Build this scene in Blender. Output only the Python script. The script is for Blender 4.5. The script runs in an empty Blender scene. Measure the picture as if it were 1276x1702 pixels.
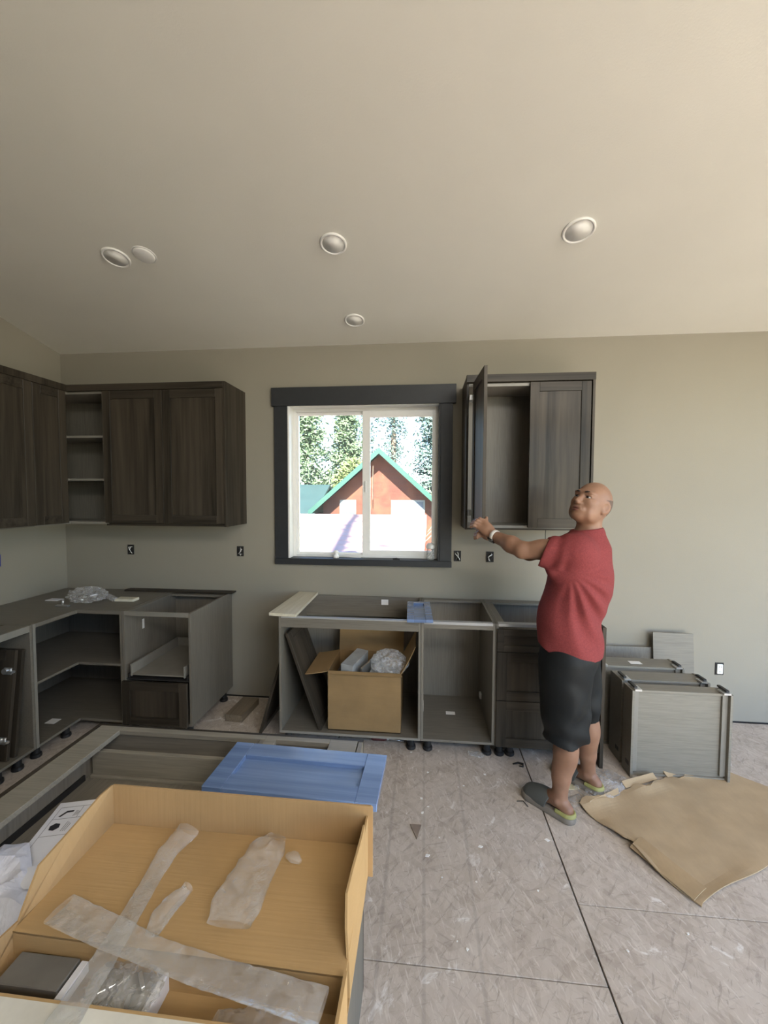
import bpy, bmesh, math, random
import numpy as np
from mathutils import Vector, Matrix, Euler
random.seed(7); rng = np.random.default_rng(7)
SC = bpy.context.scene
COL = SC.collection
PI = math.pi

# ------------------------------------------------------------------ camera
cam_d = bpy.data.cameras.new('camera'); cam = bpy.data.objects.new('camera', cam_d); COL.objects.link(cam)
cam_d.sensor_fit = 'HORIZONTAL'; cam_d.sensor_width = 36.0
cam_d.lens = 36.0 * 678.5449 / 1276; cam_d.clip_start = 0.02; cam_d.clip_end = 300
R_ = Vector((0.99526137, 0.09718742, 0.00306666)); U_ = Vector((-0.00745837, 0.04485703, 0.99896557)); F_ = Vector((-0.09694932, 0.99425472, -0.04536933))
M = Matrix.Identity(4)
for i in range(3):
    M[i][0], M[i][1], M[i][2] = R_[i], U_[i], -F_[i]
M.translation = (0, -3.19492, 1.69044)
cam.matrix_world = M
SC.camera = cam

# ------------------------------------------------------------------ world, lights, exposure
SC.view_settings.view_transform = 'Standard'; SC.view_settings.look = 'None'
SC.view_settings.gamma = 1.0; SC.view_settings.use_curve_mapping = False
SC.view_settings.exposure = 0.93
wd = bpy.data.worlds.new('world'); SC.world = wd; wd.use_nodes = True
nt = wd.node_tree; bg = nt.nodes['Background']
sky = nt.nodes.new('ShaderNodeTexSky'); sky.sky_type = 'NISHITA'; sky.sun_disc = False
sky.sun_elevation = math.radians(48); sky.sun_rotation = math.radians(200); sky.altitude = 1500; sky.air_density = 1.0; sky.dust_density = 0.6; sky.ozone_density = 1.5
nt.links.new(sky.outputs[0], bg.inputs[0]); bg.inputs[1].default_value = 0.6

def sun(name, direction, strength, color, angle):
    d = bpy.data.lights.new(name, 'SUN'); d.energy = strength; d.color = color; d.angle = angle
    o = bpy.data.objects.new(name, d); COL.objects.link(o)
    o.rotation_euler = Vector(direction).to_track_quat('-Z', 'Y').to_euler(); o.location = (0, -4, 12)
    return o
sun('sun', (-0.066, 0.75, -0.78), 26.0, (1.0, 0.95, 0.86), math.radians(0.6))

def area(name, loc, direction, sx, sy, power, color):
    d = bpy.data.lights.new(name, 'AREA'); d.shape = 'RECTANGLE'; d.size = sx; d.size_y = sy; d.energy = power; d.color = color
    o = bpy.data.objects.new(name, d); COL.objects.link(o)
    o.location = loc; o.rotation_euler = Vector(direction).to_track_quat('-Z', 'Z').to_euler()
    return o
# daylight (sky and sunlit ground outside) entering by the opening to the right of the camera
area('daylight_right', (4.15, -2.6, 1.55), (-1, 0, 0.45), 3.6, 2.3, 10, (1.0, 0.90, 0.68))
area('fill_front', (1.95, -5.10, 3.42), (-.12, 1, -0.62), 2.8, .8, 76, (1.0, 0.97, 0.92))  # added fill lamp high behind the camera; no opening there

# ------------------------------------------------------------------ helpers
class MB:
    """collects geometry, world-authored minus an offset, and links it as ONE mesh object"""
    def __init__(s, off=(0, 0, 0)):
        s.v = []; s.f = []; s.off = Vector(off)
    def add(s, vs, fs):
        b = len(s.v); s.v += [tuple(Vector(p) - s.off) for p in vs]; s.f += [tuple(i + b for i in f) for f in fs]; return s
    def box(s, x0, x1, y0, y1, z0, z1, c=0.0):
        if c <= 0:
            vs = [(x0,y0,z0),(x1,y0,z0),(x1,y1,z0),(x0,y1,z0),(x0,y0,z1),(x1,y0,z1),(x1,y1,z1),(x0,y1,z1)]
            return s.add(vs, [(3,2,1,0),(4,5,6,7),(0,1,5,4),(1,2,6,5),(2,3,7,6),(3,0,4,7)])
        bm = bmesh.new(); bmesh.ops.create_cube(bm, size=1)
        for v in bm.verts: v.co = Vector(((x0+x1)/2 + v.co.x*(x1-x0), (y0+y1)/2 + v.co.y*(y1-y0), (z0+z1)/2 + v.co.z*(z1-z0)))
        bmesh.ops.bevel(bm, geom=bm.edges[:], offset=c, segments=1, affect='EDGES')
        bm.verts.index_update(); s.add([v.co.copy() for v in bm.verts], [[v.index for v in f.verts] for f in bm.faces]); bm.free(); return s
    def obox(s, m, sx, sy, sz, c=0.0):
        """box of size s centred on matrix m"""
        t = MB().box(-sx/2, sx/2, -sy/2, sy/2, -sz/2, sz/2, c)
        return s.add([m @ Vector(p) for p in t.v], t.f)
    def prism(s, pts, d):
        """polygon pts (3-D) extruded by vector d"""
        n = len(pts); d = Vector(d); vs = [Vector(p) for p in pts] + [Vector(p) + d for p in pts]
        fs = [tuple(reversed(range(n))), tuple(range(n, 2*n))] + [(i, (i+1) % n, n+(i+1) % n, n+i) for i in range(n)]
        return s.add(vs, fs)
    def tube(s, pts, r, n=8, caps=True):
        pts = [Vector(p) for p in pts]; rs = r if isinstance(r, (list, tuple)) else [r]*len(pts)
        vs = []; fs = []; up = None
        for i, p in enumerate(pts):
            t = (pts[min(i+1, len(pts)-1)] - pts[max(i-1, 0)]).normalized()
            if up is None:
                up = t.orthogonal().normalized()
            up = (up - t*up.dot(t)).normalized(); w = t.cross(up)
            for k in range(n):
                a = 2*PI*k/n; vs.append(p + (up*math.cos(a) + w*math.sin(a))*rs[i])
        for i in range(len(pts)-1):
            for k in range(n):
                a = i*n+k; b = i*n+(k+1) % n; fs.append((a, b, b+n, a+n))
        if caps:
            fs.append(tuple(reversed(range(n)))); fs.append(tuple(range(len(vs)-n, len(vs))))
        return s.add(vs, fs)
    def lathe(s, prof, m, n=24, close=False):
        """profile [(r,z)] turned about the local z of matrix m"""
        vs = []; fs = []
        for r, z in prof:
            for k in range(n):
                a = 2*PI*k/n; vs.append(m @ Vector((r*math.cos(a), r*math.sin(a), z)))
        L = len(prof)
        for i in range(L-1 if not close else L):
            for k in range(n):
                a = i*n+k; b = i*n+(k+1) % n; j = ((i+1) % L)*n
                fs.append((a, b, j+(k+1) % n, j+k))
        if not close:
            if prof[0][0] > 1e-5: fs.append(tuple(reversed(range(n))))
            if prof[-1][0] > 1e-5: fs.append(tuple(range((L-1)*n, L*n)))
        return s.add(vs, fs)
    def build(s, name, mat, parent=None, smooth=False):
        me = bpy.data.meshes.new(name); me.from_pydata(s.v, [], s.f); me.update()
        bm = bmesh.new(); bm.from_mesh(me); bmesh.ops.recalc_face_normals(bm, faces=bm.faces[:]); bm.to_mesh(me); bm.free()
        if smooth:
            me.polygons.foreach_set('use_smooth', [True]*len(me.polygons))
        o = bpy.data.objects.new(name, me); COL.objects.link(o)
        if mat: me.materials.append(mat)
        if parent is not None: o.parent = parent
        return o

def tag(o, label=None, cat=None, group=None, kind=None):
    if label: o['label'] = label
    if cat: o['category'] = cat
    if group: o['group'] = group
    if kind: o['kind'] = kind
    return o
def thing(name, label, cat, loc=(0, 0, 0), rot=(0, 0, 0), group=None):
    o = bpy.data.objects.new(name, None); COL.objects.link(o); o.location = loc; o.rotation_euler = rot; o.empty_display_size = 0.05
    return tag(o, label, cat, group)
def copy_tree(o, parent=None):
    c = o.copy(); COL.objects.link(c); c.parent = parent
    for ch in list(o.children): copy_tree(ch, c)
    return c
def frame_m(loc, x, z):
    """matrix with local x and local z directions"""
    x = Vector(x).normalized(); z = Vector(z); z = (z - x*z.dot(x)).normalized(); y = z.cross(x)
    m = Matrix.Identity(4)
    for i in range(3): m[i][0], m[i][1], m[i][2] = x[i], y[i], z[i]
    m.translation = loc; return m

# ------------------------------------------------------------------ materials
def new_mat(name):
    m = bpy.data.materials.new(name); m.use_nodes = True
    return m, m.node_tree, m.node_tree.nodes['Principled BSDF']
def coords(t, scale=(1, 1, 1), rot=(0, 0, 0), rand=True):
    tc = t.nodes.new('ShaderNodeTexCoord'); mp = t.nodes.new('ShaderNodeMapping')
    mp.inputs['Scale'].default_value = scale; mp.inputs['Rotation'].default_value = rot
    if any(rot):                                  # turn first, then stretch
        mp.vector_type = 'TEXTURE'; mp.inputs['Scale'].default_value = tuple(1/a for a in scale)
    if rand:
        oi = t.nodes.new('ShaderNodeObjectInfo'); mu = t.nodes.new('ShaderNodeMath'); mu.operation = 'MULTIPLY'; mu.inputs[1].default_value = 37.0
        t.links.new(oi.outputs['Random'], mu.inputs[0]); ad = t.nodes.new('ShaderNodeVectorMath'); ad.operation = 'ADD'
        t.links.new(tc.outputs['Object'], ad.inputs[0]); t.links.new(mu.outputs[0], ad.inputs[1]); t.links.new(ad.outputs[0], mp.inputs['Vector'])
    else:
        t.links.new(tc.outputs['Object'], mp.inputs['Vector'])
    return mp.outputs[0]
def noise(t, vec, scale, detail=3, rough=0.55, dist=0.0):
    n = t.nodes.new('ShaderNodeTexNoise'); n.inputs['Scale'].default_value = scale; n.inputs['Detail'].default_value = detail
    n.inputs['Roughness'].default_value = rough; n.inputs['Distortion'].default_value = dist; t.links.new(vec, n.inputs['Vector']); return n.outputs[0]
def ramp(t, fac, stops):
    r = t.nodes.new('ShaderNodeValToRGB'); t.links.new(fac, r.inputs[0]); e = r.color_ramp.elements
    while len(e) < len(stops): e.new(0.5)
    for k, (p, c) in zip(e, stops):
        k.position = p; k.color = (*c, 1) if len(c) == 3 else c
    return r.outputs[0]
def mixc(t, fac, a, b, mode='MIX'):
    m = t.nodes.new('ShaderNodeMix'); m.data_type = 'RGBA'; m.blend_type = mode
    for s, k in ((fac, 0), (a, 6), (b, 7)):
        if hasattr(s, 'node'): t.links.new(s, m.inputs[k])
        else: m.inputs[k].default_value = s if k == 0 else (*s, 1)
    return m.outputs[2]
def bump(t, bs, h, strength, dist=0.01):
    b = t.nodes.new('ShaderNodeBump'); b.inputs['Strength'].default_value = strength; b.inputs['Distance'].default_value = dist
    t.links.new(h, b.inputs['Height']); t.links.new(b.outputs[0], bs.inputs['Normal'])
def plain(name, col, rough=0.5, metal=0.0, var=0.12, scale=18, bmp=0.0, bscale=120, spec=0.5):
    m, t, bs = new_mat(name); v = coords(t)
    n = noise(t, v, scale)
    lo = tuple(c*(1-var) for c in col); hi = tuple(min(1, c*(1+var)) for c in col)
    t.links.new(ramp(t, n, [(0.3, lo), (0.7, hi)]), bs.inputs['Base Color'])
    bs.inputs['Roughness'].default_value = rough; bs.inputs['Metallic'].default_value = metal; bs.inputs['Specular IOR Level'].default_value = spec
    if bmp: bump(t, bs, noise(t, v, bscale, 2), bmp, 0.004)
    return m
def grain(name, dark, light, axis='z', rough=0.45, fine=70, along=2.5, streak=None, coat=0.0, contrast=(0.35, 0.68), spec=0.5):
    """wood or wood-print with the grain along one local axis"""
    m, t, bs = new_mat(name); sc = {'x': (along, fine, fine), 'y': (fine, along, fine), 'z': (fine, fine, along)}[axis]
    v = coords(t, sc); n = noise(t, v, 1.0, 4, 0.6, 0.3)
    col = ramp(t, n, [(contrast[0], dark), (contrast[1], light)])
    v2 = coords(t, tuple(a*0.16 for a in sc)); n2 = noise(t, v2, 1.0, 3, 0.6, 0.8)
    col = mixc(t, ramp(t, n2, [(0.4, (0, 0, 0)), (0.7, (1, 1, 1))]), col, mixc(t, 0.55, col, light if streak is None else streak))
    t.links.new(col, bs.inputs['Base Color']); bs.inputs['Roughness'].default_value = rough
    bs.inputs['Coat Weight'].default_value = coat; bs.inputs['Coat Roughness'].default_value = 0.16; bs.inputs['Specular IOR Level'].default_value = spec
    bump(t, bs, n, 0.12, 0.002)
    return m
def paint(name, col, rough=0.85):
    m, t, bs = new_mat(name); v = coords(t, rand=False)
    n = noise(t, v, 1.3, 3); c = ramp(t, n, [(0.3, tuple(a*0.965 for a in col)), (0.7, tuple(a*1.02 for a in col))])
    t.links.new(c, bs.inputs['Base Color']); bs.inputs['Roughness'].default_value = rough; bs.inputs['Specular IOR Level'].default_value = 0.25
    bump(t, bs, noise(t, v, 140, 4, 0.6), 0.16, 0.004)
    return m
def film(name, tint, cloud=0.16, rough=0.12, gloss=0.5):
    """thin clear plastic film: mostly see-through, a little milky, shiny"""
    m = bpy.data.materials.new(name); m.use_nodes = True; t = m.node_tree; t.nodes.clear()
    out = t.nodes.new('ShaderNodeOutputMaterial'); tr = t.nodes.new('ShaderNodeBsdfTransparent'); tr.inputs[0].default_value = (0.96, 0.96, 0.95, 1)
    df = t.nodes.new('ShaderNodeBsdfTranslucent'); df.inputs[0].default_value = (*tint, 1)
    d2 = t.nodes.new('ShaderNodeBsdfDiffuse'); d2.inputs[0].default_value = (*tint, 1)
    gl = t.nodes.new('ShaderNodeBsdfGlossy'); gl.inputs['Roughness'].default_value = rough
    v = coords(t); n = noise(t, v, 45, 4, 0.6, 0.6)
    b = t.nodes.new('ShaderNodeBump'); b.inputs['Strength'].default_value = 0.5; b.inputs['Distance'].default_value = 0.006; t.links.new(n, b.inputs['Height'])
    t.links.new(b.outputs[0], gl.inputs['Normal'])
    m0 = t.nodes.new('ShaderNodeMixShader'); m0.inputs[0].default_value = 0.8; t.links.new(df.outputs[0], m0.inputs[1]); t.links.new(d2.outputs[0], m0.inputs[2])
    m1 = t.nodes.new('ShaderNodeMixShader'); rr = ramp(t, n, [(0.35, (cloud*0.6,)*3), (0.75, (min(1, cloud*1.7),)*3)]); t.links.new(rr, m1.inputs[0])
    t.links.new(tr.outputs[0], m1.inputs[1]); t.links.new(m0.outputs[0], m1.inputs[2])
    fr = t.nodes.new('ShaderNodeFresnel'); fr.inputs[0].default_value = 1.35; mu = t.nodes.new('ShaderNodeMath'); mu.operation = 'MULTIPLY'; mu.inputs[1].default_value = gloss
    t.links.new(fr.outputs[0], mu.inputs[0])
    m2 = t.nodes.new('ShaderNodeMixShader'); t.links.new(mu.outputs[0], m2.inputs[0]); t.links.new(m1.outputs[0], m2.inputs[1]); t.links.new(gl.outputs[0], m2.inputs[2])
    t.links.new(m2.outputs[0], out.inputs[0]); return m

MW = paint('wall_paint', (0.275, 0.252, 0.205))
MC = paint('ceiling_paint', (0.76, 0.745, 0.685))
M_int = grain('grey_melamine_upright', (0.128, 0.114, 0.091), (0.178, 0.160, 0.130), 'z', 0.5, 160, 6)
M_intx = grain('grey_melamine_level', (0.128, 0.114, 0.091), (0.178, 0.160, 0.130), 'x', 0.42, 160, 6)
M_inty = grain('grey_melamine_deep', (0.128, 0.114, 0.091), (0.178, 0.160, 0.130), 'y', 0.42, 160, 6)
M_draw = grain('grey_drawer_board', (0.168, 0.152, 0.120), (0.225, 0.206, 0.168), 'x', 0.5, 200, 8)
M_edge = plain('grey_edge_band', (0.22, 0.205, 0.175), 0.4, var=0.05)
M_door = grain('dark_stained_wood_upright', (0.018, 0.015, 0.011), (0.046, 0.037, 0.027), 'z', 0.5, 38, 1.6, streak=(0.095, 0.077, 0.058), coat=0.06, spec=0.16)
M_doorx = grain('dark_stained_wood_level', (0.018, 0.015, 0.011), (0.046, 0.037, 0.027), 'x', 0.5, 38, 1.6, streak=(0.08, 0.065, 0.05), coat=0.06, spec=0.16)
M_loose = grain('sky_sheen_lacquered_wood', (0.092, 0.150, 0.285), (0.150, 0.232, 0.42), 'x', 0.24, 40, 1.6, coat=1.0)  # blue sky reflection put into the base colour of the dark fronts
M_trim = plain('charcoal_trim_paint', (0.020, 0.022, 0.025), 0.5, var=0.1, scale=30, bmp=0.05)
M_vinyl = plain('white_vinyl', (0.80, 0.79, 0.76), 0.35, var=0.02)
M_black = plain('black_plastic', (0.012, 0.012, 0.013), 0.45, var=0.1)
M_dark = plain('dark_void', (0.02, 0.018, 0.016), 0.8)
M_rail = plain('satin_rail', (0.40, 0.40, 0.40), 0.35, 0.3, var=0.05)
M_metal = plain('galvanised_steel', (0.62, 0.63, 0.64), 0.28, 0.9, var=0.08)
M_white = plain('white_plastic', (0.80, 0.80, 0.77), 0.4, var=0.02)
M_light = plain('light_trim_white', (0.86, 0.85, 0.82), 0.45, var=0.015)
M_label = plain('white_sticker', (0.78, 0.76, 0.72), 0.6, var=0.03)
M_pine = grain('pale_pine', (0.50, 0.45, 0.33), (0.66, 0.62, 0.50), 'y', 0.5, 40, 2)
M_card = None
def cardboard(name, col, flute='x', sc=1.0):
    m, t, bs = new_mat(name); v = coords(t)
    n = noise(t, v, 5*sc, 4); c = ramp(t, n, [(0.3, tuple(a*0.88 for a in col)), (0.7, tuple(a*1.08 for a in col))])
    n2 = noise(t, coords(t, {'x': (6, 160, 160), 'y': (160, 6, 160), 'z': (160, 160, 6)}[flute]), 1.0, 2)
    c = mixc(t, ramp(t, n2, [(0.4, (0, 0, 0)), (0.8, (0.2, 0.2, 0.2))]), c, tuple(a*0.78 for a in col))
    t.links.new(c, bs.inputs['Base Color']); bs.inputs['Roughness'].default_value = 0.8; bs.inputs['Specular IOR Level'].default_value = 0.2
    bump(t, bs, n2, 0.25, 0.002); return m
M_card = cardboard('brown_cardboard', (0.40, 0.262, 0.122))
M_cardin = cardboard('brown_cardboard_inside', (0.385, 0.25, 0.122), 'z')
M_carton = cardboard('shaded_brown_carton', (0.25, 0.162, 0.075))  # darker copy of the brown cardboard, cabinet shade put into the colour
M_kraft = cardboard('kraft_cardboard_sheet', (0.43, 0.32, 0.195), 'y', 1.5)
M_film = film('clear_film', (0.95, 0.94, 0.93), 0.17, 0.10, 0.45)
M_bag = film('crinkled_bag_film', (0.93, 0.93, 0.94), 0.24, 0.14, 0.5)
M_paper = plain('white_paper', (0.72, 0.73, 0.78), 0.7, var=0.03)
M_ink = plain('black_ink', (0.02, 0.02, 0.025), 0.6)
M_foam = plain('pale_packing_foam', (0.62, 0.63, 0.70), 0.7, var=0.06, scale=60, bmp=0.3, bscale=90)

# floor sheets: oriented strand board with plaster dust
def osb():
    m, t, bs = new_mat('osb_subfloor'); 
    base = None
    tc = t.nodes.new('ShaderNodeTexCoord')
    def chips(rot, scx, scy):
        mp = t.nodes.new('ShaderNodeMapping'); mp.vector_type = 'TEXTURE'; mp.inputs['Rotation'].default_value = (0, 0, rot); mp.inputs['Scale'].default_value = (1/scx, 1/scy, 1)
        t.links.new(tc.outputs['Object'], mp.inputs['Vector'])
        nz = t.nodes.new('ShaderNodeTexNoise'); nz.inputs['Scale'].default_value = 1.5; t.links.new(mp.outputs[0], nz.inputs['Vector'])
        ad = t.nodes.new('ShaderNodeVectorMath'); ad.operation = 'MULTIPLY_ADD'; ad.inputs[1].default_value = (0.5, 0.5, 0.5)
        t.links.new(nz.outputs['Color'], ad.inputs[0]); t.links.new(mp.outputs[0], ad.inputs[2])
        vo = t.nodes.new('ShaderNodeTexVoronoi'); vo.inputs['Scale'].default_value = 1.0; t.links.new(ad.outputs[0], vo.inputs['Vector'])
        sp = t.nodes.new('ShaderNodeSeparateColor'); t.links.new(vo.outputs['Color'], sp.inputs[0]); return sp.outputs[0]
    a = chips(0.5, 10, 40); b = chips(-0.8, 13, 55); c3 = chips(1.35, 15, 70)
    ca = ramp(t, a, [(0.0, (0.27, 0.215, 0.17)), (0.35, (0.45, 0.385, 0.315)), (1.0, (0.54, 0.475, 0.41))])
    cb = ramp(t, b, [(0.0, (0.25, 0.195, 0.155)), (0.4, (0.47, 0.405, 0.335)), (1.0, (0.56, 0.50, 0.435))])
    cc = ramp(t, c3, [(0.0, (0.35, 0.29, 0.24)), (1.0, (0.49, 0.43, 0.37))])
    c = mixc(t, 0.5, ca, cb); c = mixc(t, 0.45, c, cc)
    v = coords(t, rand=False)
    # dust veil and plaster spots
    n = noise(t, v, 2.2, 5, 0.65); c = mixc(t, ramp(t, n, [(0.35, (0.05,)*3), (0.75, (0.50,)*3)]), c, (0.58, 0.515, 0.45))
    n2 = noise(t, v, 7.5, 5, 0.7, 0.6); c = mixc(t, ramp(t, n2, [(0.625, (0, 0, 0)), (0.68, (0.85,)*3)]), c, (0.72, 0.69, 0.65))
    # thin dark and pale strand ends lying every way
    for q, (rot, sx, sy, lo, col, am) in enumerate(((.9, 9, 62, .60, (0.20, 0.16, 0.13), .34), (-.4, 11, 75, .61, (0.23, 0.185, 0.155), .30), (-1.3, 8, 58, .60, (0.66, 0.60, 0.53), .50), (.25, 10, 80, .62, (0.19, 0.15, 0.125), .32), (1.9, 13, 90, .61, (0.66, 0.62, 0.57), .45), (1.25, 12, 70, .63, (0.16, 0.13, 0.11), .36))):
        n3 = noise(t, coords(t, (sx, sy, 1), (0, 0, rot), False), 1.0, 4, 0.62, 0.4)
        c = mixc(t, ramp(t, n3, [(lo, (0, 0, 0)), (lo+.05, (am,)*3)]), c, col)
    n4 = noise(t, v, 3.1, 6, 0.72, 1.2); c = mixc(t, ramp(t, n4, [(0.64, (0, 0, 0)), (0.69, (0.7,)*3)]), c, (0.72, 0.69, 0.65))
    sx_ = t.nodes.new('ShaderNodeSeparateXYZ'); t.links.new(v, sx_.inputs[0])
    for x_ in (.012, .218, -.155):                                   # printed nail lines
        m1 = t.nodes.new('ShaderNodeMath'); m1.operation = 'SUBTRACT'; t.links.new(sx_.outputs[0], m1.inputs[0]); m1.inputs[1].default_value = x_
        m2 = t.nodes.new('ShaderNodeMath'); m2.operation = 'ABSOLUTE'; t.links.new(m1.outputs[0], m2.inputs[0])
        m3 = t.nodes.new('ShaderNodeMapRange'); t.links.new(m2.outputs[0], m3.inputs[0]); m3.inputs[1].default_value = .004; m3.inputs[2].default_value = .009; m3.inputs[3].default_value = .5; m3.inputs[4].default_value = 0
        m4 = t.nodes.new('ShaderNodeMath'); m4.operation = 'MULTIPLY'; t.links.new(m3.outputs[0], m4.inputs[0]); t.links.new(noise(t, v, 9, 4), m4.inputs[1])
        c = mixc(t, m4.outputs[0], c, (0.22, 0.19, 0.17))
    t.links.new(c, bs.inputs['Base Color']); bs.inputs['Roughness'].default_value = 0.75
    mx = t.nodes.new('ShaderNodeMath'); mx.operation = 'ADD'; t.links.new(a, mx.inputs[0]); t.links.new(b, mx.inputs[1])
    bump(t, bs, mx.outputs[0], 0.3, 0.004)
    return m
M_osb = osb()

# ------------------------------------------------------------------ structure
XL, XR, YF = -3.04, 4.2, -5.2
WH, SL = 2.846, 0.2117           # height of the back wall, slope of the ceiling
def cz(y): return WH - SL*y
fl = tag(MB().box(XL-.15, XR+.15, YF-.15, .15, -.20, -.014).build('floor', M_dark), kind='structure')
xs = [XL, -1.795, -.575, .645, 1.865, 3.085, XR]
ycut = {0: [-.9, -3.3], 1: [-2.2, -4.6], 2: [-1.80, -4.2], 3: [-1.515, -3.9], 4: [-2.7, -5.1], 5: [-.4, -2.8]}
for i in range(6):
    ys = [0.0] + ycut[i] + [YF]
    for k in range(len(ys)-1):
        g = .0035 if i != 3 else .003
        MB().box(xs[i]+g, xs[i+1]-g, ys[k+1]+.002, ys[k]-.002, -.013, 0, .0012).build('panel', M_osb, fl)

def ring_wall(name, mat, P, u0, u1, v0, v1a, v1b, h, d):
    """wall rectangle (sloping top v1a..v1b) with a hole h=(a,b,c,e); P maps (u,v,depth)"""
    a, b, c, e = h; top = lambda u: v1a + (v1b-v1a)*(u-u0)/(u1-u0)
    mb = MB()
    for dep in (0, d):
        q = [(u0, v0), (u1, v0), (u1, top(u1)), (u0, top(u0)), (a, c), (b, c), (b, e), (a, e)]
        mb.add([P(u, v, dep) for u, v in q], [(0, 1, 5, 4), (1, 2, 6, 5), (2, 3, 7, 6), (3, 0, 4, 7)])
    mb.add([P(*q, dd) for dd in (0, d) for q in [(a, c), (b, c), (b, e), (a, e)]], [(0, 1, 5, 4), (1, 2, 6, 5), (2, 3, 7, 6), (3, 0, 4, 7)])
    mb.add([P(*q, dd) for dd in (0, d) for q in [(u0, v0), (u1, v0), (u1, top(u1)), (u0, top(u0))]], [(0, 1, 5, 4), (1, 2, 6, 5), (2, 3, 7, 6), (3, 0, 4, 7)])
    o = mb.build(name, mat)
    bm = bmesh.new(); bm.from_mesh(o.data); bmesh.ops.remove_doubles(bm, verts=bm.verts[:], dist=1e-4); bmesh.ops.recalc_face_normals(bm, faces=bm.faces[:]); bm.to_mesh(o.data); bm.free()
    return tag(o, kind='structure')
WX0, WX1, WZ0, WZ1 = -1.082, .124, 1.166, 2.385
wb = ring_wall('wall_back', MW, lambda u, v, d: (u, d, v), XL-.15, XR+.15, .012, WH+.02, WH+.02, (WX0, WX1, WZ0, WZ1), .15)
MB().box(XL, XR, .014, .14, -.01, .06).build('bottom_plate', M_dark, wb)
wl = MB().prism([(XL, .15, 0), (XL, YF-.15, 0), (XL, YF-.15, cz(YF-.15)), (XL, .15, cz(.15))], (-.15, 0, 0)).build('wall_left', MW); tag(wl, kind='structure')
ring_wall('wall_right', MW, lambda u, v, d: (XR+d, u, v), YF-.15, .15, 0, cz(YF-.15), cz(.15), (-4.45, -.75, .3, 2.8), .15)
ring_wall('wall_front', MW, lambda u, v, d: (u, YF-d, v), XL-.15, XR+.15, 0, cz(YF), cz(YF), (1.35, 4.0, .1, 2.9), .15)

w2 = MB().box(.50, .55, YF, YF+.05, 2.95, 3.88).box(3.35, 3.40, YF, YF+.05, 2.95, 3.88).box(.65, 3.35, YF, YF+.05, 2.95, 3.0).box(.65, 3.35, YF, YF+.05, 3.83, 3.88).build('fill_lamp_frame', M_trim); tag(w2, kind='structure')   # unseen frame added round the fill lamp; the wall behind is solid
# sloping ceiling with real holes for the recessed lights
LIGHTS = [(-1.775, -.940, .075), (-.500, -.949, .073), (.782, -.945, .080), (-.495, -.298, .070)]
bm = bmesh.new(); edges = []
def loop(pts):
    vs = [bm.verts.new((x, y, cz(y))) for x, y in pts]
    for i in range(len(vs)): edges.append(bm.edges.new((vs[i], vs[(i+1) % len(vs)])))
loop([(XL-.15, .15), (XR+.15, .15), (XR+.15, YF-.15), (XL-.15, YF-.15)])
for x, y, r in LIGHTS:
    loop([(x + (r-.012)*math.cos(2*PI*k/28), y + (r-.012)*math.sin(2*PI*k/28)*math.cos(math.atan(SL))) for k in range(28)])
bmesh.ops.triangle_fill(bm, use_beauty=True, use_dissolve=False, edges=edges)
b2 = [bm.verts.new((x, y, cz(y)+.25)) for x, y in [(XL-.15, .15), (XR+.15, .15), (XR+.15, YF-.15), (XL-.15, YF-.15)]]; bm.faces.new(b2)
for f in bm.faces: f.normal_update()
me = bpy.data.meshes.new('ceiling'); bm.to_mesh(me); bm.free(); me.materials.append(MC)
ce = bpy.data.objects.new('ceiling', me); COL.objects.link(ce); tag(ce, kind='structure')

# window: casing, jambs, vinyl slider
win = tag(bpy.data.objects.new('window_1', None), kind='structure'); COL.objects.link(win); win.location = ((WX0+WX1)/2, 0, WZ0)
W0 = tuple(win.location)
MB(W0).box(-1.19, WX0, -.022, 0, WZ0, 2.38, .0015).build('casing', M_trim, win)
MB(W0).box(WX1, .215, -.022, 0, WZ0, 2.38, .0015).build('casing', M_trim, win)
MB(W0).box(-1.209, .239, -.032, 0, 2.378, 2.522, .002).build('head_casing', M_trim, win)
MB(W0).box(-1.188, .217, -.034, .0, 1.120, WZ0, .002).build('apron', M_trim, win)
MB(W0).box(WX0, WX1, -.030, .075, 1.156, WZ0+.004, .001).build('sill', M_trim, win)
MB(W0).box(WX0, WX0+.014, -.016, .075, WZ0+.004, WZ1, .001).build('jamb', M_vinyl, win)
MB(W0).box(WX1-.014, WX1, -.016, .075, WZ0+.004, WZ1, .001).build('jamb', M_trim, win)
MB(W0).box(WX0+.014, WX1-.014, -.016, .075, WZ1-.012, WZ1, .001).build('jamb', M_vinyl, win)
def ringxz(mb, x0, x1, z0, z1, l, r, b, t_, y0, y1):
    mb.box(x0, x0+l, y0, y1, z0, z1, .0015); mb.box(x1-r, x1, y0, y1, z0, z1, .0015)
    mb.box(x0+l, x1-r, y0, y1, z0, z0+b, .0015); mb.box(x0+l, x1-r, y0, y1, z1-t_, z1, .0015); return mb
ringxz(MB(W0), WX0+.004, WX1-.004, WZ0+.002, WZ1-.002, .034, .034, .022, .034, .075, .145).build('vinyl_frame', M_vinyl, win)
s1 = ringxz(MB(W0), -1.050, -.440, WZ0+.018, 2.352, .022, .055, .020, .026, .105, .128).build('sash', M_vinyl, win)
s2 = ringxz(MB(W0), -.495, .096, WZ0+.020, 2.350, .062, .034, .042, .050, .078, .103).build('sash', M_vinyl, win)
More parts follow.
